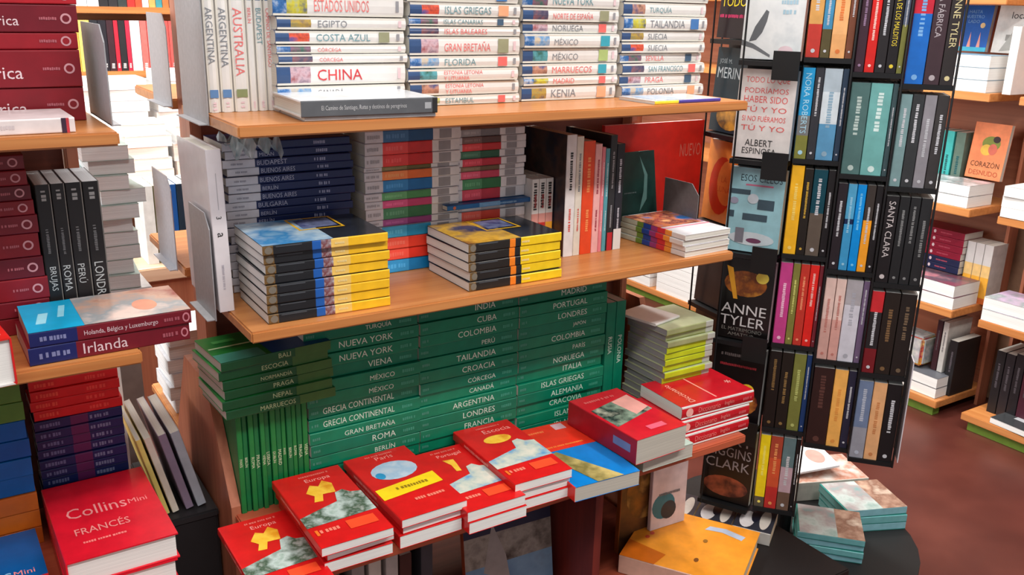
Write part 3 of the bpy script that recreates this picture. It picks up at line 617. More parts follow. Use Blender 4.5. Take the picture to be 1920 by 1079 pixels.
col1 = [
 [(.030,seg((.35,(226,120,50)),(.3,(216,160,90)),(.35,(196,60,50))),W_,'orange and red',S),(.021,seg((.4,(110,120,120)),(.3,(70,140,180)),(.3,(90,80,50))),W_,'grey and blue',S),(.032,seg((.75,(240,180,120)),(.25,(232,170,110))),C(220,120,60),'peach',S),(.016,c3(120,70,50),W_,'brown',S)],
 [(.028,seg((.52,(36,150,205)),(.22,(120,120,120)),(.26,(130,130,60))),('NORA ROBERTS',C(170,215,235)),'sky blue and olive',S),(.02,c3(52,52,58),W_,'charcoal',S),(.04,seg((.25,(176,190,200)),(.35,(210,220,226)),(.4,(90,150,190))),C(140,170,190),'pale blue',S),(.014,c3(44,60,80),W_,'dark blue',S)],
 [(.030,c3(244,182,36),C(250,214,110),'yellow',S+.006),(.021,c3(36,30,26),C(200,160,60),'black and gold',S),(.032,seg((.5,(10,66,80)),(.5,(96,84,74))),W_,'dark teal',S),(.018,bk,W_,'black',S)],
 [(.030,c3(196,66,136),C(240,190,215),'magenta',S),(.018,c3(128,124,60),C(210,210,120),'olive',S),(.022,c3(196,56,44),C(240,150,110),'brick red',S),(.022,c3(226,40,34),C(250,190,180),'bright red',S),(.010,c3(120,40,50),W_,'wine',S)],
 [(.026,c3(30,24,22),C(130,100,60),'gold-lettered black',S),(.026,c3(34,28,24),C(140,110,66),'gold-lettered brown',S),(.027,c3(120,122,60),C(180,186,110),'olive green',S),(.012,c3(30,60,110),W_,'blue',S)],
 [(.025,seg((.86,(240,214,30)),(.14,(90,84,70))),C(250,232,110),'bright yellow',S),(.030,seg((.3,(170,70,50)),(.4,(206,84,50)),(.3,(190,50,46))),C(230,150,90),'rust orange',S),(.031,seg((.4,(96,120,124)),(.35,(190,160,170)),(.25,(110,84,70))),W_,'grey teal',S),(.012,bk,W_,'black',S)]]
col2 = [
 [(.020,c3(64,40,52),C(150,120,150),'plum',S),(.021,c3(212,36,32),C(250,200,190),'red',S),(.022,c3(42,38,40),W_,'dark grey',S),(.022,c3(34,30,32),('LA SAGA DE LOS MALDITOS',C(226,200,60)),'black and yellow',S),(.012,seg((.5,(80,90,110)),(.5,(120,120,60))),W_,'slate',S)],
 [(.041,c3(78,110,108),C(180,196,190),'grey green',S),(.046,c3(110,172,168),C(210,230,226),'pale teal',S),(.012,c3(60,80,84),W_,'dark teal',S)],
 [(.022,c3(40,32,38),W_,'black',S),(.020,seg((.4,(80,160,200)),(.06,(20,40,80)),(.54,(60,150,200))),C(150,200,225),'light blue',S),(.020,c3(0,140,220),C(120,200,240),'bright blue',S),(.020,seg((.4,(60,52,48)),(.6,(244,160,40))),W_,'amber footed',S),(.016,bk,W_,'black',S)],
 [(.024,seg((.5,(222,190,180)),(.5,(206,160,150))),C(190,120,110),'pale pink',S),(.022,seg((.5,(226,196,186)),(.5,(214,160,150))),C(190,120,110),'blush pink',S),(.036,seg((.3,(170,165,170)),(.7,(208,206,216))),C(170,170,180),'silver grey',S),(.014,c3(110,90,120),W_,'mauve',S)],
 [(.046,c3(50,30,28),C(90,56,50),'dark brown',S),(.030,c3(240,176,90),C(226,150,70),'apricot',S),(.018,c3(40,40,60),W_,'navy',S)]]
col3 = [
 [(.036,seg((.28,(196,40,60)),(.72,(30,104,190))),C(120,170,220),'blue with red head',S),(.03,c3(66,48,54),('LA FÁBRICA',C(176,166,170)),'dark plum',S),(.026,c3(50,44,44),('ANNE TYLER',C(214,200,150)),'brown black',S)],
 [(.021,c3(120,150,152),W_,'sea green',S),(.022,c3(52,54,56),W_,'charcoal',S),(.022,c3(140,136,142),C(190,190,195),'silver',S),(.022,c3(58,54,54),W_,'dark grey',S)],
 [(.026,bk,('SANTA CLARA',C(200,190,190)),'black with red dot',S),(.020,c3(34,34,36),C(130,130,130),'black',S),(.020,c3(36,36,38),C(130,130,130),'black',S),(.022,c3(38,38,40),C(130,130,130),'black',S)],
 [(.024,seg((.25,(200,44,50)),(.45,(40,36,38)),(.3,(120,30,36))),W_,'red and black',S),(.03,c3(38,30,26),C(120,90,60),'dark brown',S),(.03,c3(36,30,28),C(110,90,70),'brown black',S)],
 [(.028,seg((.6,(110,126,156)),(.4,(150,150,160))),C(180,186,200),'grey blue',S),(.026,c3(226,170,120),C(200,130,80),'tan',S),(.028,c3(28,26,28),W_,'white-lettered black',S)]]
spine_col(3, -.028, .300, 1.362, col1, 'left')
spine_col(3, .0685, .295, 1.337, col2, 'middle')
spine_col(3, .165, .290, 1.318, col3, 'right')
def cbird(P, W, L):
    P.rect(0, 0, W, L, PH([(206,210,212),(224,226,226),(190,196,200)], 12)); P.poly([(0,L*.80),(W*.2,L*.84),(W*.5,L*.95),(W*.5,L*.98),(W*.2,L*.89),(0,L*.86)], C(104,106,110)); P.poly([(W*.12,L*.82),(W*.2,L*.66),(W*.3,L*.55),(W*.36,L*.48),(W*.41,L*.50),(W*.39,L*.60),(W*.33,L*.72),(W*.24,L*.80)], C(96,98,102))
    for i in range(3): P.blur(W*(.56+.04*i), W*.9, L*(.3+.1*i), L*.06, C(160,190,205), i)
    P.ell(W*.75, L*.9, W*.12, L*.05, C(226,200,206)); P.rect(W*.04, L*.1, W*.3, L*.12, C(110,112,116))
def ctodo(P, W, L):
    for i, s in enumerate(('TODO LO QUE','PODRÍAMOS','HABER SIDO','TÚ Y YO','SI NO FUÉRAMOS','TÚ Y YO')): P.text(s, W*.12, W*.88, L*(.16+.105*i), L*.075, C(228,100,98), 'l', True)
    P.text('ALBERT', W*.22, W*.7, L*.86, L*.075, CHAR, 'c', True); P.text('ESPINOSA', W*.18, W*.78, L*.95, L*.07, CHAR, 'c', True)
def cesos(P, W, L):
    P.text('ESOS CIELOS', W*.2, W*.95, L*.16, L*.08, C(40,60,74), 'l', True); P.rect(W*.3, L*.19, W*.8, L*.21, C(200,110,140))
    for a in ((.02,.26,.4,.32),(.55,.36,.85,.48),(.02,.52,.14,.6),(.3,.54,.75,.62)): P.rect(W*a[0], L*a[1], W*a[2], L*a[3], C(60,80,92))
    P.ell(W*.5, L*.84, W*.42, L*.08, C(200,210,216)); P.rect(W*.2, L*.72, W*.36, L*.9, C(120,120,130)); P.ell(W*.55, L*.86, W*.14, L*.03, C(110,60,90)); P.ell(W*.46, L*.36, W*.1, L*.06, C(196,206,214)); P.ell(W*.12,L*.4,W*.08,L*.04,C(150,150,170))
def canne(P, W, L):
    P.ell(W*.48, L*.3, W*.4, L*.16, PH([(190,110,30),(110,56,24),(220,150,50)], 22)); P.ell(W*.78, L*.2, W*.12, L*.07, C(240,220,90)); P.poly([(W*.1,L*.1),(W*.22,L*.12),(W*.36,L*.5),(W*.28,L*.5)], C(226,160,40))
    P.text('ANNE', W*.08, W*.92, L*.68, L*.12, C(206,204,204), 'l', True); P.text('TYLER', W*.08, W*.92, L*.83, L*.12, C(206,204,204), 'l', True); P.text('EL MATRIMONIO', W*.12, W*.88, L*.90, L*.045, C(120,116,110), 'l', True); P.text('AMATEUR', W*.25, W*.75, L*.96, L*.04, C(120,116,110), 'l', True)
def cblack(P, W, L):
    P.blur(W*.15, W*.7, L*.12, L*.05, C(120,110,110), 1); P.blur(W*.15, W*.85, L*.25, L*.04, C(170,50,60), 2); P.ell(W*.5, L*.7, W*.45, L*.2, PH([(150,60,30),(90,30,24),(200,120,50)], 24)); P.ell(W*.72, L*.54, W*.14, L*.08, C(238,200,50))
def cmary(P, W, L):
    for i, s in enumerate(('MARY','HIGGINS','CLARK')): P.text(s, W*.06, W*.94, L*(.22+.17*i), L*.13, C(150,144,148), 'l', True)
    P.ell(W*.5, L*.8, W*.45, L*.14, PH([(110,50,36),(160,80,56),(70,30,30)], 20))
cover_col(-10, -.146, .302, 1.351, [('white cover with a dark bird',C(214,216,216,.3),cbird,.19,.123),('white cover with red capitals',C(228,220,216,.3),ctodo,.186,.121),('pale blue cover with dark rooftops',C(150,196,206,.3),cesos,.184,.12),('black cover with silver author name',C(18,14,14,.3),canne,.186,.12),('black cover with orange figures',C(20,14,16,.3),cblack,.186,.12),('black and rust cover with grey author name',C(18,14,16,.3),cmary,.186,.12)], 'front')
def clo(P, W, L):
    for i, s in enumerate(('QUE','LO TENGO','TODO')): P.text(s, W*.06, W*.95, L*(.3+.17*i), L*.11, C(224,204,40))
    P.blur(W*.05, W*.9, L*.75, L*.05, C(190,50,100), 2)
def cjose(P, W, L):
    P.text('JOSÉ M.', W*.1, W*.8, L*.2, L*.08, C(150,166,172)); P.text('MERINO', W*.08, W*.95, L*.36, L*.13, C(176,190,196)); P.ell(W*.6, L*.8, W*.4, L*.17, PH([(180,120,40),(90,70,50),(210,150,60)], 20))
def corange(P, W, L): P.ell(W*.5, L*.55, W*.36, L*.36, C(206,56,24)); P.ell(W*.68, L*.5, W*.3, L*.28, C(226,130,60)); P.text('LA', W*.5, W*.7, L*.5, L*.07, C(206,90,40)); P.text('LUNA', W*.4, W*.8, L*.62, L*.07, C(206,90,40))
cover_col(-46, -.243, .190, 1.388, [('black cover with yellow capitals',C(30,22,28,.3),clo,.186,.12),('dark teal cover with gold shape',C(24,46,56,.3),cjose,.186,.12),('orange cover with red crescent',C(228,136,60,.3),corange,.186,.12),('dark grey cover',C(60,54,54,.3),None,.18,.12),('brown black cover',C(50,36,34,.3),None,.18,.12)], 'left side')
o_, tg_, yw_, B_ = colframe(3, .218, .26)
box('side_panel', 0, -.04, .50, .002, .04, .74, C(206,200,206,.4), sp_, 0, Tm(B_.x, B_.y, 0) @ Rm(yw_, 'Z'))
cover_col(-80, -.268, .035, 1.40, [('charcoal cover',C(34,30,32,.3),None,.186,.12),('dark brown cover',C(46,32,30,.3),None,.186,.12),('black cover',C(28,24,26,.3),None,.186,.12),('grey black cover',C(44,42,44,.3),None,.186,.12)], 'rear')
# teal books on the spinner foot
TEAL = C(110,170,172); TEALD = C(40,120,112)
def fpt(P, W, L): P.rect(0, L*.03, W, L*.6, PH([(140,164,158),(180,192,188),(160,150,150),(120,156,156)], 14, .3, 2)); P.rect(0, L*.6, W, L, PH([(190,160,140),(130,96,80),(204,186,168)], 18, .3, 7))
def pile(x, y, yaw, n, T, where, L=.19, W=.13, z=.10):
    for i in range(n):
        book('teal-spined paperback, %s in the %s' % (from_top(i, n), where), Tm(x, y, z) @ Rm(math.radians(yaw+jit(2)), 'Z'), L, W, T, [(1,TEAL if i % 2 else C(130,180,190))], TEALD, fp=fpt if i == n-1 else None, pages=PAGES(120,170,165), sp=(lambda P, L, T: P.rect(0, T*.9, L, T, TEALD)), group='teal paperbacks at the spinner foot', name='paperback'); z += T
    return z
pile(1.756, 1.320, -47, 4, .017, 'nearer pile on spinner foot', .165, .145)
pile(1.952, 1.320, -22, 3, .022, 'further pile on spinner foot', .18, .15)
def fpw(P, W, L): P.ell(W*.5, L*.75, W*.3, L*.15, C(190,150,140))
book('white brochure tilted on the pale book behind the spinner', Tm(1.955, 1.535, .165) @ Rm(math.radians(-24), 'Z') @ Rm(math.radians(-8), 'Y'), .165, .14, .008, [(1,C(226,222,224))], C(232,230,232,.15), fp=fpw, name='brochure', cat='brochure')
book('pale picture book lying behind the teal piles', Tm(1.965, 1.50, .10) @ Rm(math.radians(-22), 'Z'), .225, .15, .06, [(1,C(200,190,180))], PH([(200,196,190),(170,120,100),(220,216,210)], 14), name='picture_book')

# ================================================================== right-hand wall shelving
SH = [.066, .425, .80, 1.20]
def bay(label, y0, y1, lip=0):
    o = empty('wall_bookcase', Tm(3.05, (y0+y1)/2, 0)); tag(o, label, 'bookcase', 'beech wall bookcases'); ym = (y0+y1)/2
    for z in SH + [1.515]: box('shelf_board', 0, y0-ym, z-.028, .32, y1-ym, z, BEECH_Y, o, .002)
    box('plinth', .02, y0-ym+.02, 0, .06, y1-ym-.02, SH[0]-.028, C(110,140,50,.6), o)
    box('back_panel', .322, y0-ym, 0, .335, y1-ym, 1.9, WOOD((176,116,88),(156,98,74),.5,1), o)
    for y in (y0-ym-.012, y1-ym): box('side_panel', .26, y, 0, .32, y+.012, 1.9, BEECH_Z, o)
bay('near beech wall bookcase cut off by the right edge', .85, 1.66)
bay('beech wall bookcase seen just right of the spinner', 1.76, 2.62)
bay('far beech wall bookcase glimpsed under the middle shelf', 2.70, 3.9)
def facewall(x, y, z, L, tilt=6): return face(x, y, z, L, -90, tilt)     # front cover towards -X; y: far (left) edge
def standwall(x, y, z, L): return stand(x, y, z, L, -90)               # spine towards -X
def flatwall(x, y, z, yaw=0): return flat(x, y, z, -90+yaw)            # spine towards -X
def pileR(x, y, z, n, T, L, W, label, top=None, fp=None, pages=PGW, m=WHITE):
    for i in range(n):   # fore-edges face the aisle
        book(label % from_top(i, n), Tm(x+W, y-L, z) @ Rm(math.radians(90+jit(1)), 'Z'), L, W, T, [(1,m)], top or m, fp=fp if i == n-1 else None, pages=pages, group='paperback piles on the wall bookcase', name='paperback'); z += T
    return z
zt = pileR(3.06, 1.985, SH[3], 3, .041, .20, .15, 'thick paperback with white edges, %s of pile below the blue cover', C(120,150,170))
def fp(P, W, L):
    P.text('IAN MAXWELL', W*.12, W*.9, L*.16, L*.07, C(130,180,225), 'c'); P.text('HASTA', W*.3, W*.7, L*.3, L*.06, C(130,180,225), 'c'); P.text('NUESTRO', W*.2, W*.8, L*.39, L*.06, C(130,180,225), 'c'); P.text('LADO', W*.3, W*.7, L*.48, L*.06, C(130,180,225), 'c'); P.ell(W*.78, L*.52, W*.07, L*.05, C(240,210,150))
    for a in (.12, .42, .7): P.poly([(W*a,L*.96),(W*(a+.06),L*.64),(W*(a+.12),L*.96)], C(236,170,160))
    P.rect(0, L*.92, W, L, C(70,190,225))
book('blue face-out book with pink figures on the upper wall shelf', facewall(3.27, 2.055, SH[3]+.125, .19), .19, .13, .02, [(1,C(20,80,160))], C(20,96,190), fp=fp, name='novel')
def fp(P, W, L): P.text('loca', W*.35, W*.85, L*.44, L*.11, C(60,60,62)); P.rect(W*.3, L*.7, W*.95, L*.8, C(150,150,145)); P.poly([(W*.2,L*.98),(W*.45,L*.66),(W*.95,L*.66),(W*.95,L*.9)], C(170,170,165))
book('white face-out book lettered loca beside the blue one', facewall(3.27, 1.905, SH[3]+.125, .21), .21, .145, .02, [(1,WHITE)], C(226,226,222), fp=fp, name='novel')
book('white upright book at the right edge of the upper wall shelf', standwall(3.08, 1.74, SH[3], .22), .22, .15, .03, [(1,WHITE)], WHITE, name='novel')
book('open pale leaflet lying over the white upright book', Tm(3.1, 1.70, SH[3]+.222) @ Rm(math.radians(-80), 'Z'), .12, .1, .006, [(1,C(220,216,210))], C(224,220,214), name='leaflet', cat='leaflet')
# 0.80 level
pileR(3.06, 2.0, SH[2], 2, .04, .22, .15, 'white-edged paperback, %s of pile below the orange cover', PH([(220,220,225),(120,130,130),(216,180,190)], 12), None)
for i, (m, nm, T) in enumerate([(C(170,140,200),'lilac',.04),(C(70,190,186),'turquoise',.035),(C(70,190,186),'turquoise',.035),(C(100,124,112),'grey green',.04)]):
    def sp(P, L, T): P.blur(L*.4, L*.8, T*.5, T*.35, C(30,90,95), 2)
    book('%s upright book above the white pile, %s of four' % (nm, from_left(i, 4)), standwall(3.215, (2.085, 2.035, 1.997, 1.957)[i], SH[2]+.02, .22), .22, .1, T-.002, [(1,m)], m, sp=sp, group='upright books beside the orange cover', name='novel')
def fp(P, W, L):
    P.ell(W*.55, L*.36, W*.25, L*.13, C(130,140,60)); P.ell(W*.68, L*.28, W*.1, L*.06, C(60,40,40)); P.ell(W*.45, L*.48, W*.16, L*.1, C(236,190,80)); P.ell(W*.62, L*.46, W*.12, L*.1, C(216,110,90))
    P.text('CORAZÓN', W*.1, W*.9, L*.79, L*.12, C(90,56,30), 'l', True); P.text('DESNUDO', W*.1, W*.9, L*.94, L*.09, C(170,80,50), 'l', True)
book('orange face-out book lettered CORAZÓN DESNUDO on the wall shelf', facewall(3.24, 1.905, SH[2]+.082, .20), .20, .135, .02, [(1,C(236,130,80))], C(240,140,92), fp=fp, name='novel')
pileR(3.05, 1.655, SH[2], 3, .035, .2, .15, 'white-edged paperback, %s of pile at right edge of wall shelf')
# 0.425 level
zz = SH[1]
pileR(3.06, 1.99, zz, 2, .045, .22, .155, 'paperback with white edges, %s of pile below the crimson spines', PH([(130,60,80),(90,80,90),(190,120,130)], 12, .3, 2))
z = zz+.092
for i in range(6):
    m = C(24,34,70) if i < 2 else C(140,22,50)
    def sp(P, L, T): P.ell(L*.5, T*.5, T*.2, T*.25, C(220,200,205)); P.blur(L*.6, L*.8, T*.5, T*.25, C(190,80,100), 3); P.rect(0, 0, L*.2, T, C(40,26,36))
    book('%s hardback with pale emblem, %s of the flat stack on wall shelf' % ('navy' if i < 2 else 'crimson', from_top(i, 6)), flatwall(3.20, 2.09+jit(.003), z), .24, .12, .0265, [(1,m)], m, sp=sp, group='crimson and navy hardbacks', name='hardback_book'); z += .0266
for i in range(3):
    book('upright book fading from white to amber, %s of three' % from_left(i, 3), standwall(3.222, 1.846-.034*i, zz, .225), .225, .095, .0325, [(.35,WHITE),(.2,C(240,200,130)),(.35,C(242,176,60)),(.1,C(214,110,50))], C(206,204,200), group='white and amber books', name='novel')
pileR(3.06, 1.66, zz, 2, .042, .24, .16, 'pale paperback with white edges, %s of pile at right of wall shelf', PH([(220,220,222),(150,160,160),(214,180,214)], 12, .2, 4))
pileR(3.06, 1.41, zz, 2, .045, .24, .16, 'paperback with cream edges, %s of pile at the photo right edge')
# bottom level
zz = SH[0]
pileR(3.07, 1.97, zz, 2, .04, .19, .16, 'paperback with white edges, %s of pile on the bottom wall shelf', C(90,92,98))
o = empty('wrapped_gift_pack', Tm(3.10, 1.93, zz+.09)); tag(o, 'gift pack in clear film with yellow and magenta stripes on bottom shelf', 'gift pack')
box('pack', 0, -.05, 0, .09, .12, .11, PH([(220,170,60),(170,40,70),(230,200,120),(120,80,50)], 16, .2, 9), o, .006); box('film', -.004, -.054, -.001, .094, .124, .118, FILM(), o, .012)
for i, (m, nm, L, y, ln) in enumerate([(C(60,30,36),'maroon',.2,1.86,8),(C(200,196,190),'pale',.2,1.835,8),(C(30,28,30),'black',.22,1.80,0),(C(26,24,26),'black',.24,1.62,0),(C(34,30,34),'charcoal',.24,1.585,0),(C(28,24,28),'black',.25,1.55,0),(C(70,26,40),'dark wine',.24,1.515,0),(C(30,26,30),'black',.24,1.48,0),(C(200,36,66),'crimson',.25,1.445,0),(C(30,26,30),'black',.25,1.41,0)]):
    book('%s upright book on the bottom wall shelf, %s of the dark row' % (nm, from_left(i, 10)), standwall(3.14, y, zz+(.081 if i < 2 else 0), L), L, .15, .022 if i < 2 else .033, [(1,m)], m, group='dark upright books on the bottom wall shelf', sp=(lambda P, L, T: P.blur(L*.2, L*.6, T*.5, T*.3, C(90,84,90), 4)), name='novel')
for i, (y, T) in enumerate(((1.56,.022),(1.34,.024))):
    def fp(P, W, L): P.rect(W*.15, L*.25, W*.5, L*.75, C(170,172,176))
    book('black hardback lying at the front of the bottom wall shelf, %s of two' % ('left','right')[i], Tm(3.05+.13, y-.2+.19, zz) @ Rm(math.radians(90+jit(4)), 'Z') @ Tm(-.19,0,0), .19, .125, T, [(1,C(40,40,42))], C(56,58,60,.25), fp=fp, group='black hardbacks lying flat', pages=PGW, name='hardback_book')
for i in range(4):
    book('white-edged paperback, %s of pile seen below the middle shelf end' % from_top(i, 4), Tm(3.24, 3.05, SH[0]+.05*i) @ Rm(PI/2, 'Z'), .3, .18, .05, [(1,WHITE)], WHITE, pages=PGW, group='paperbacks in far bookcase', name='paperback')
for i in range(4):
    book('white-edged paperback, %s of further pile seen below the middle shelf' % from_top(i, 4), Tm(3.24, 3.40, SH[0]+.05*i) @ Rm(PI/2, 'Z'), .28, .18, .05, [(1,WHITE)], C(90,90,96), pages=PGW, group='paperbacks in far bookcase', name='paperback')

# ================================================================== left rack
DR = [C(112,22,36,.35), C(150,26,38,.35), C(128,22,34,.35), C(96,20,34,.35), C(176,30,42,.35)]
def dred(label, M, L, T, m, title, group, W=.12, tx=.3):
    def sp(P, L, T):
        if title: P.text(title, L*tx, L*(tx+.4), T*.76, min(T*.5, .016), C(226,200,204), 'r')
        P.ell(L*.935, T*.5, min(.0068, T*.3), min(.0068, T*.3), C(206,150,158)); P.ell(L*.935, T*.5, min(.0044, T*.2), min(.0044, T*.2), m); P.blur(L*.79, L*.89, T*.5, min(.005, T*.3), C(176,96,106), 3)
    book(label, M, L, W, T, [(1,m)], m, sp=sp, pages=PGG, group=group, name='guidebook')
z = Z1
for i, (T, m, t) in enumerate([(.046,2,'América'),(.049,2,'América'),(.022,1,''),(.036,0,'África'),(.024,4,''),(.03,2,'Asia')]):
    dred('dark red guidebook on top shelf of left rack, %s of stack' % from_top(i, 6), flat(-.028+jit(.003), 1.385+jit(.003), z, jit(.8)), .222, T, DR[m], t, 'dark red guidebooks on the left rack', tx=.28); z += T
def fp(P, W, L): P.rect(0, L*.1, W, L*.6, PH([(216,190,190),(150,150,90),(90,90,150),(228,214,214)], 14, .18, 5))
def sp(P, L, T): P.blur(L*.1, L*.7, T*.5, T*.35, C(206,196,200), 2); P.rect(L*.93, 0, L*.955, T, C(60,40,60)); P.rect(L*.955, 0, L*.97, T, C(190,60,70))
book('white paperback with blurred photograph lying in front of dark red stack', flat(-.06, 1.262, Z1, 1), .222, .11, .019, [(1,C(226,216,216))], C(232,220,220,.2), sp=sp, fp=fp, name='paperback')
z = Z2
for i in range(10):
    T = (.026,.024,.032,.030,.034,.026,.021,.021,.021,.021)[i]
    dred('dark red guidebook on middle shelf of left rack, %s of stack' % from_top(i, 10), flat(-.105+.001*(10-i)+jit(.002), 1.40, z, jit(.5)), .215, T, DR[(2,0,2,3,2,0,2,3,2,0)[i]], 'Asia' if i == 3 else '', 'dark red guidebooks under the top left shelf', tx=.3); z += T
for i, (t, T) in enumerate((('BRUJAS',.0195),('ROMA',.018),('PERÚ',.0215),('LONDRES',.0225))):
    def sp(P, L, T, t=t): P.rect(0, 0, L, T*.07, C(120,116,112)); P.blur(L*.04, L*.12, T*.5, T*.45, C(150,150,150), 2); P.blur(L*.3, L*.48, T*.55, T*.25, C(110,110,112), 5); P.text(t, L*.56, L*(.76 if t != 'LONDRES' else .86), T*.82, T*.55, C(186,190,192))
    book('upright black guidebook titled %s on the left rack' % t, stand(.1185+[0,.020,.0385,.0605][i], 1.402, Z2, .212), .212, .125, T, [(1,C(30,28,30))], C(60,60,62), sp=sp, pages=PAGES(206,208,212), group='upright black guidebooks', name='guidebook')
z = Z2
NVP = C(26,34,92,.35)
for i, (t, T) in enumerate((('Irlanda',.025),('Holanda, Bélgica y Luxemburgo',.021))):
    def sp(P, L, T, t=t, i=i): P.text(t, L*.32, L*(.62 if i == 0 else .78), T*.78, T*(.6 if i == 0 else .42), C(214,190,196)); P.blur(L*.06, L*.24, T*.5, T*.4, C(120,126,170), i); P.ell(L*.965, T*.5, .005, .007, C(196,120,132)); P.ell(L*.965, T*.5, .003, .0045, DR[0]); P.blur(L*.82, L*.93, T*.5, T*.3, C(160,80,92), 3)
    def fp(P, W, L): P.rect(0, 0, W, L*.33, C(6,160,206)); P.poly([(W*.25,L*.06),(W*.6,L*.1),(W*.6,L*.16),(W*.25,L*.12)], C(150,214,232)); P.poly([(W*.4,L*.2),(W*.8,L*.24),(W*.8,L*.28),(W*.4,L*.24)], C(140,210,232)); P.rect(0, L*.33, W, L, PH([(150,60,50),(200,160,140),(150,156,160),(226,200,190)], 12, .16, 3)); P.ell(W*.4, L*.75, W*.2, L*.08, C(226,150,120))
    book('dark red guidebook titled %s with navy spine end' % t.split(',')[0], flat(.074+.003*i, 1.262, z, 1.5-i), .205, .128, T, [(.28,NVP),(.72,DR[0])], DR[2], sp=sp, fp=fp if i else None, pages=PGG, group='dark red guidebooks lying at shelf front', name='guidebook'); z += T
def fp(P, W, L): P.rect(W*.05, L*.1, W*.6, L*.5, C(236,236,236))
book('thick white-edged book with red cover at the left edge', Tm(.055, 1.21, Z2) @ Rm(math.radians(97), 'Z'), .17, .16, .062, [(1,C(206,30,30))], C(214,36,30,.3), C(220,216,214), fp=fp, pages=PGW, hard=True, name='thick_book')
book('slim white book lying under the thick red-covered one', Tm(-.11, 1.258, Z2-.0) , .005, .005, .004, [(1,WHITE)], WHITE, name='paperback') if False else None
# lower shelf of the left rack
z = Z3
for i in range(17):
    T = .0172; n = 17; red = i >= 11
    def sp(P, L, T, red=red, i=i):
        P.blur(L*.06, L*.3, T*.5, T*.5, C(226,80,60) if red else C(96,100,140), i); P.blur(L*.62, L*.85, T*.5, T*.5, C(226,70,60) if red else C(110,116,150), i+1)
    book('%s pocket dictionary, %s of the red-topped stack on left rack' % ('red' if red else 'navy and purple', from_top(i, n)), flat(.083+jit(.002), 1.518+jit(.003), z, jit(.8)), .132, .062, T, [(1,C(206,28,30))] if red else [(.4,C(20,30,80)),(.2,C(90,30,80)),(.4,C(20,30,84))], C(206,28,30) if red else C(22,30,80), sp=sp, group='pocket dictionaries in the red-topped stack', name='pocket_dictionary'); z += T
z = Z3
for i, (c, nm) in enumerate([((200,104,30),'orange'),((210,110,30),'orange'),((206,106,34),'orange'),((0,96,170),'blue'),((0,96,170),'blue'),((0,84,160),'blue'),((0,90,166),'blue'),((84,130,54),'green'),((84,130,54),'green')]):
    book('%s book at the left edge, %s of the orange, blue and green stack' % (nm, from_top(i, 9)), flat(-.10+jit(.002), 1.47+jit(.002), z, jit(.5)), .17, .1, .031, [(1,C(*c))], C(*c), group='orange, blue and green books', name='paperback'); z += .0312
def dict_cover(a, b, split):
    def fp(P, W, L):
        if split: P.rect(0, L*.62, W, L, C(210,36,34))
        P.text('Collins', W*.14, W*.7, L*(.5 if not split else .58), L*.13, C(236,150,150) if not split else C(140,190,220), 'l', True); P.text('Mini', W*.72, W*.9, L*(.48 if not split else .56), L*.06, C(236,140,140)); P.text(b, W*.16, W*(.66 if not split else .8), L*.72 if not split else L*.78, L*.10, C(236,150,146), 'l', True); P.blur(W*.2, W*.6, L*.82 if not split else L*.9, L*.03, C(236,130,126), 4)
    return fp
RD = C(214,24,44,.24)
book('lower red dictionary below the one lettered FRANCÉS', lying(.080, 1.498, Z3, 0), .235, .152, .036, [(1,RD)], RD, hard=True, pages=PGW, group='large red dictionaries', name='dictionary')
book('large red dictionary lettered FRANCÉS lying on top at lower left', lying(.078, 1.502, Z3+.0362, 1), .24, .154, .042, [(1,RD)], RD, fp=dict_cover('', 'FRANCÉS', False), hard=True, pages=PGW, group='large red dictionaries', name='dictionary')
book('dictionary with blue head and red foot in the lower left corner', lying(-.09, 1.455, Z3, 1), .225, .15, .038, [(1,C(10,80,140))], C(8,84,150,.26), fp=dict_cover('', 'INGLÉS', True), hard=True, pages=PGW, name='dictionary')
# gap between the racks
for i, (x, nm, m, T) in enumerate([(.262,'yellow-edged',C(232,214,120),.009),(.275,'cream white',C(226,216,200),.012),(.298,'purple-grey',C(140,124,146),.014),(.318,'pale grey',C(170,176,186),.016)]):
    book('%s magazine leaning in the gap between the racks' % nm, stand(x, 1.50, .582, .155, 0, -13), .155, .18, T, [(1,m)], m, group='magazines leaning in the gap', name='magazine', cat='magazine')
box_ = empty('dark_gap_box', Tm(.295, 1.60, 0)); tag(box_, 'dark box added to fill the gap between the racks', 'box')  # plain dark box, added to fill the black area below the magazines
box('body', -.045, -.12, 0, .052, .13, .57, C(24,22,24,.6), box_, .004); box('rim', -.047, -.122, .565, .0535, .132, .58, C(34,32,34,.5), box_, .003)

# ================================================================== area behind the racks (seen through the gap)
bt = empty('display_table', Tm(.75, 3.45, 0)); tag(bt, 'wide display table of white paperbacks seen between the two racks', 'table')
box('tabletop', -.75, -.35, .80, .75, .45, .84, BEECH, bt, .004)
for sx in (-.72, .66):
    for sy in (-.32, .36): box('leg', sx, sy, 0, sx+.06, sy+.06, .80, BEECH_Z, bt)
def wpile(x, y, z, n, T, L, W, where, m=WHITE, pg=None):
    for i in range(n):
        book('white-edged paperback, %s in the %s' % (from_top(i, n), where), Tm(x+L+jit(.006), y+W, z) @ Rm(PI+math.radians(jit(2)), 'Z'), L, W, T, [(1,m)], C(206,206,210) if m == WHITE else m, pages=pg or PAGES(246,246,244), group='white paperback piles behind the racks', name='paperback'); z += T
    return z
wpile(.56, 3.28, .84, 5, .039, .15, .2, 'five-book pile seen between the racks')
wpile(.73, 3.30, .84, 3, .06, .15, .2, 'pile right of the five-book pile')
wpile(.50, 3.62, .84, 8, .04, .22, .18, 'tall bright pile further back')
wpile(.76, 3.66, .84, 9, .038, .12, .18, 'pile beside the tall bright pile')
wb = empty('wall_bookcase', Tm(.85, 4.6, 0)); tag(wb, 'beech bookcase on the back wall seen between the racks', 'bookcase', 'beech wall bookcases')
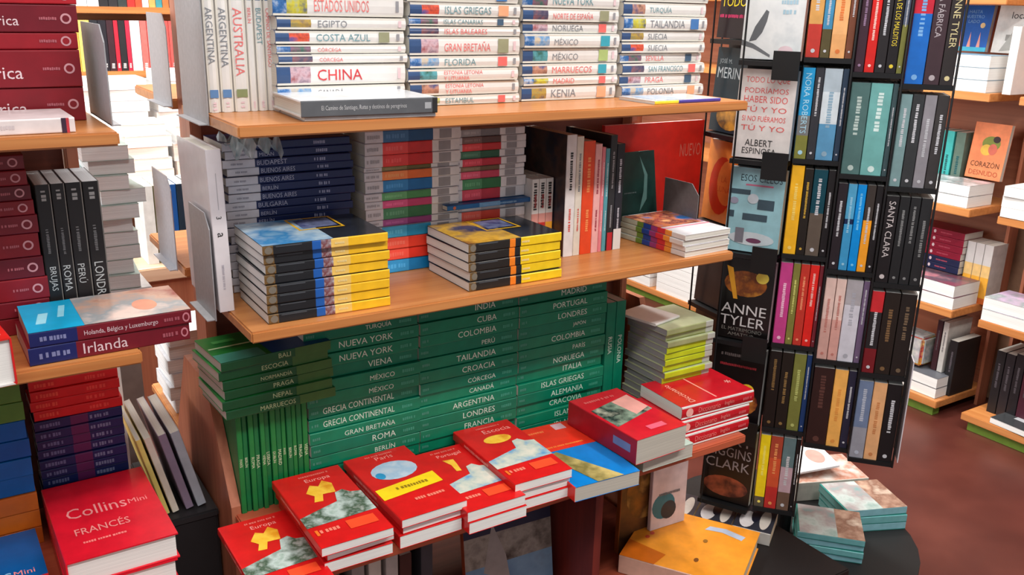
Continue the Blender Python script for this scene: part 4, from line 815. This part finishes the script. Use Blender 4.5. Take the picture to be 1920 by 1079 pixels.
for z in (.45, .80, 1.115, 1.40, 1.72): box('shelf_board', -.7, 0, z-.03, .7, .3, z, BEECH, wb, .002)
box('back_panel', -.7, .302, 0, .7, .315, 1.9, WOOD((190,140,100),(170,120,84),.5), wb)
for x in (-.72, .70): box('side_panel', x, 0, 0, x+.02, .3, 1.9, BEECH_Z, wb)
x = .60; i = 0
B1 = [((236,200,90),'amber',.05),((236,206,110),'pale amber',.05),((40,44,50),'black',.035),((36,36,44),'charcoal',.035),((60,36,44),'dark wine',.03),((190,40,60),'crimson',.02),((40,40,44),'black',.03),((200,44,70),'crimson',.02),((232,222,220),'white',.045),((206,110,104),'faded red',.03),((214,90,84),'coral',.032),((208,100,92),'faded coral',.032),((216,84,80),'coral red',.034),((206,90,86),'faded red',.034),((200,80,80),'rose red',.03)]
for i, (c, nm, T) in enumerate(B1):
    def sp(P, L, T): P.blur(L*.85, L*.95, T*.5, T*.6, C(220,214,214), 1)
    book('%s upright book on the back bookcase, %s of row' % (nm, from_left(i, len(B1))), stand(x, 4.63, 1.115, .225), .225, .15, T-.001, [(1,C(*c))], C(*c), sp=sp, group='upright books on the back bookcase', name='novel'); x += T
x = .60
for i, (c, nm, T) in enumerate([((214,220,222),'pale',.05),((206,216,220),'pale grey',.05),((220,224,226),'white',.05),((40,40,44),'black',.04),((44,44,48),'charcoal',.04),((50,60,60),'dark green',.04),((190,50,46),'red',.035),((214,80,50),'orange-red',.03),((226,220,214),'white',.03),((230,160,90),'orange',.03),((60,140,150),'teal',.03),((200,110,60),'rust',.03),((90,70,60),'brown',.03)]):
    book('%s upright book on the upper back shelf, %s of row' % (nm, from_left(i, 13)), stand(x, 4.63, 1.40, .24), .24, .15, T-.001, [(1,C(*c))], C(*c), group='upright books on the upper back shelf', name='novel'); x += T
wpile(.62, 4.66, .80, 5, .045, .24, .2, 'pile on the back bookcase')
wpile(.90, 4.66, .80, 6, .045, .14, .2, 'right pile on the back bookcase', C(230,226,224))
wpile(.365, 1.86, Z3, 6, .03, .16, .13, 'low pile on the rear of the middle rack')
# rear side of the left rack: white stack; lower rear shelves
for i in range(10):
    book('white paperback in the wavy stack behind the black guidebooks, %s' % from_top(i, 10), Tm(.318+jit(.009), 1.94+jit(.008), .916+.0272*i) @ Rm(PI+math.radians(jit(5)), 'Z'), .08, .15, .027, [(1,C(214,218,216))], C(176,196,190), pages=PAGES(236,238,238), group='white paperbacks in the wavy stack', name='paperback')
sidet = empty('side_table', Tm(.285, 1.87, 0)); tag(sidet, 'narrow white stand under the wavy paperback stack', 'stand')
box('top', -.055, -.09, .898, .045, .08, .915, C(220,220,220,.4), sidet, .002); box('column', -.02, -.03, 0, .02, .03, .898, C(150,146,144,.5), sidet)
for i, (m, nm) in enumerate([(C(224,226,222),'white'),(C(110,104,60),'olive'),(C(20,80,150),'blue'),(C(24,44,60),'dark teal'),(C(20,34,50),'navy')]):
    book('%s upright book low behind the gap, %s of five' % (nm, from_left(i, 5)), stand(.50+.032*i, 2.72, .70, .23), .23, .15, .031, [(1,m)], m, group='upright books behind the gap', name='novel')
lc = empty('low_cabinet', Tm(.62, 2.85, 0)); tag(lc, 'low beech cabinet holding books behind the gap', 'cabinet')
box('body', -.22, -.16, 0, .3, .16, .66, BEECH_Z, lc, .003); box('top', -.23, -.18, .66, .31, .17, .70, WOOD((226,190,160),(210,170,140)), lc, .003)
print('books', NB[0], 'objects', len(bpy.data.objects))
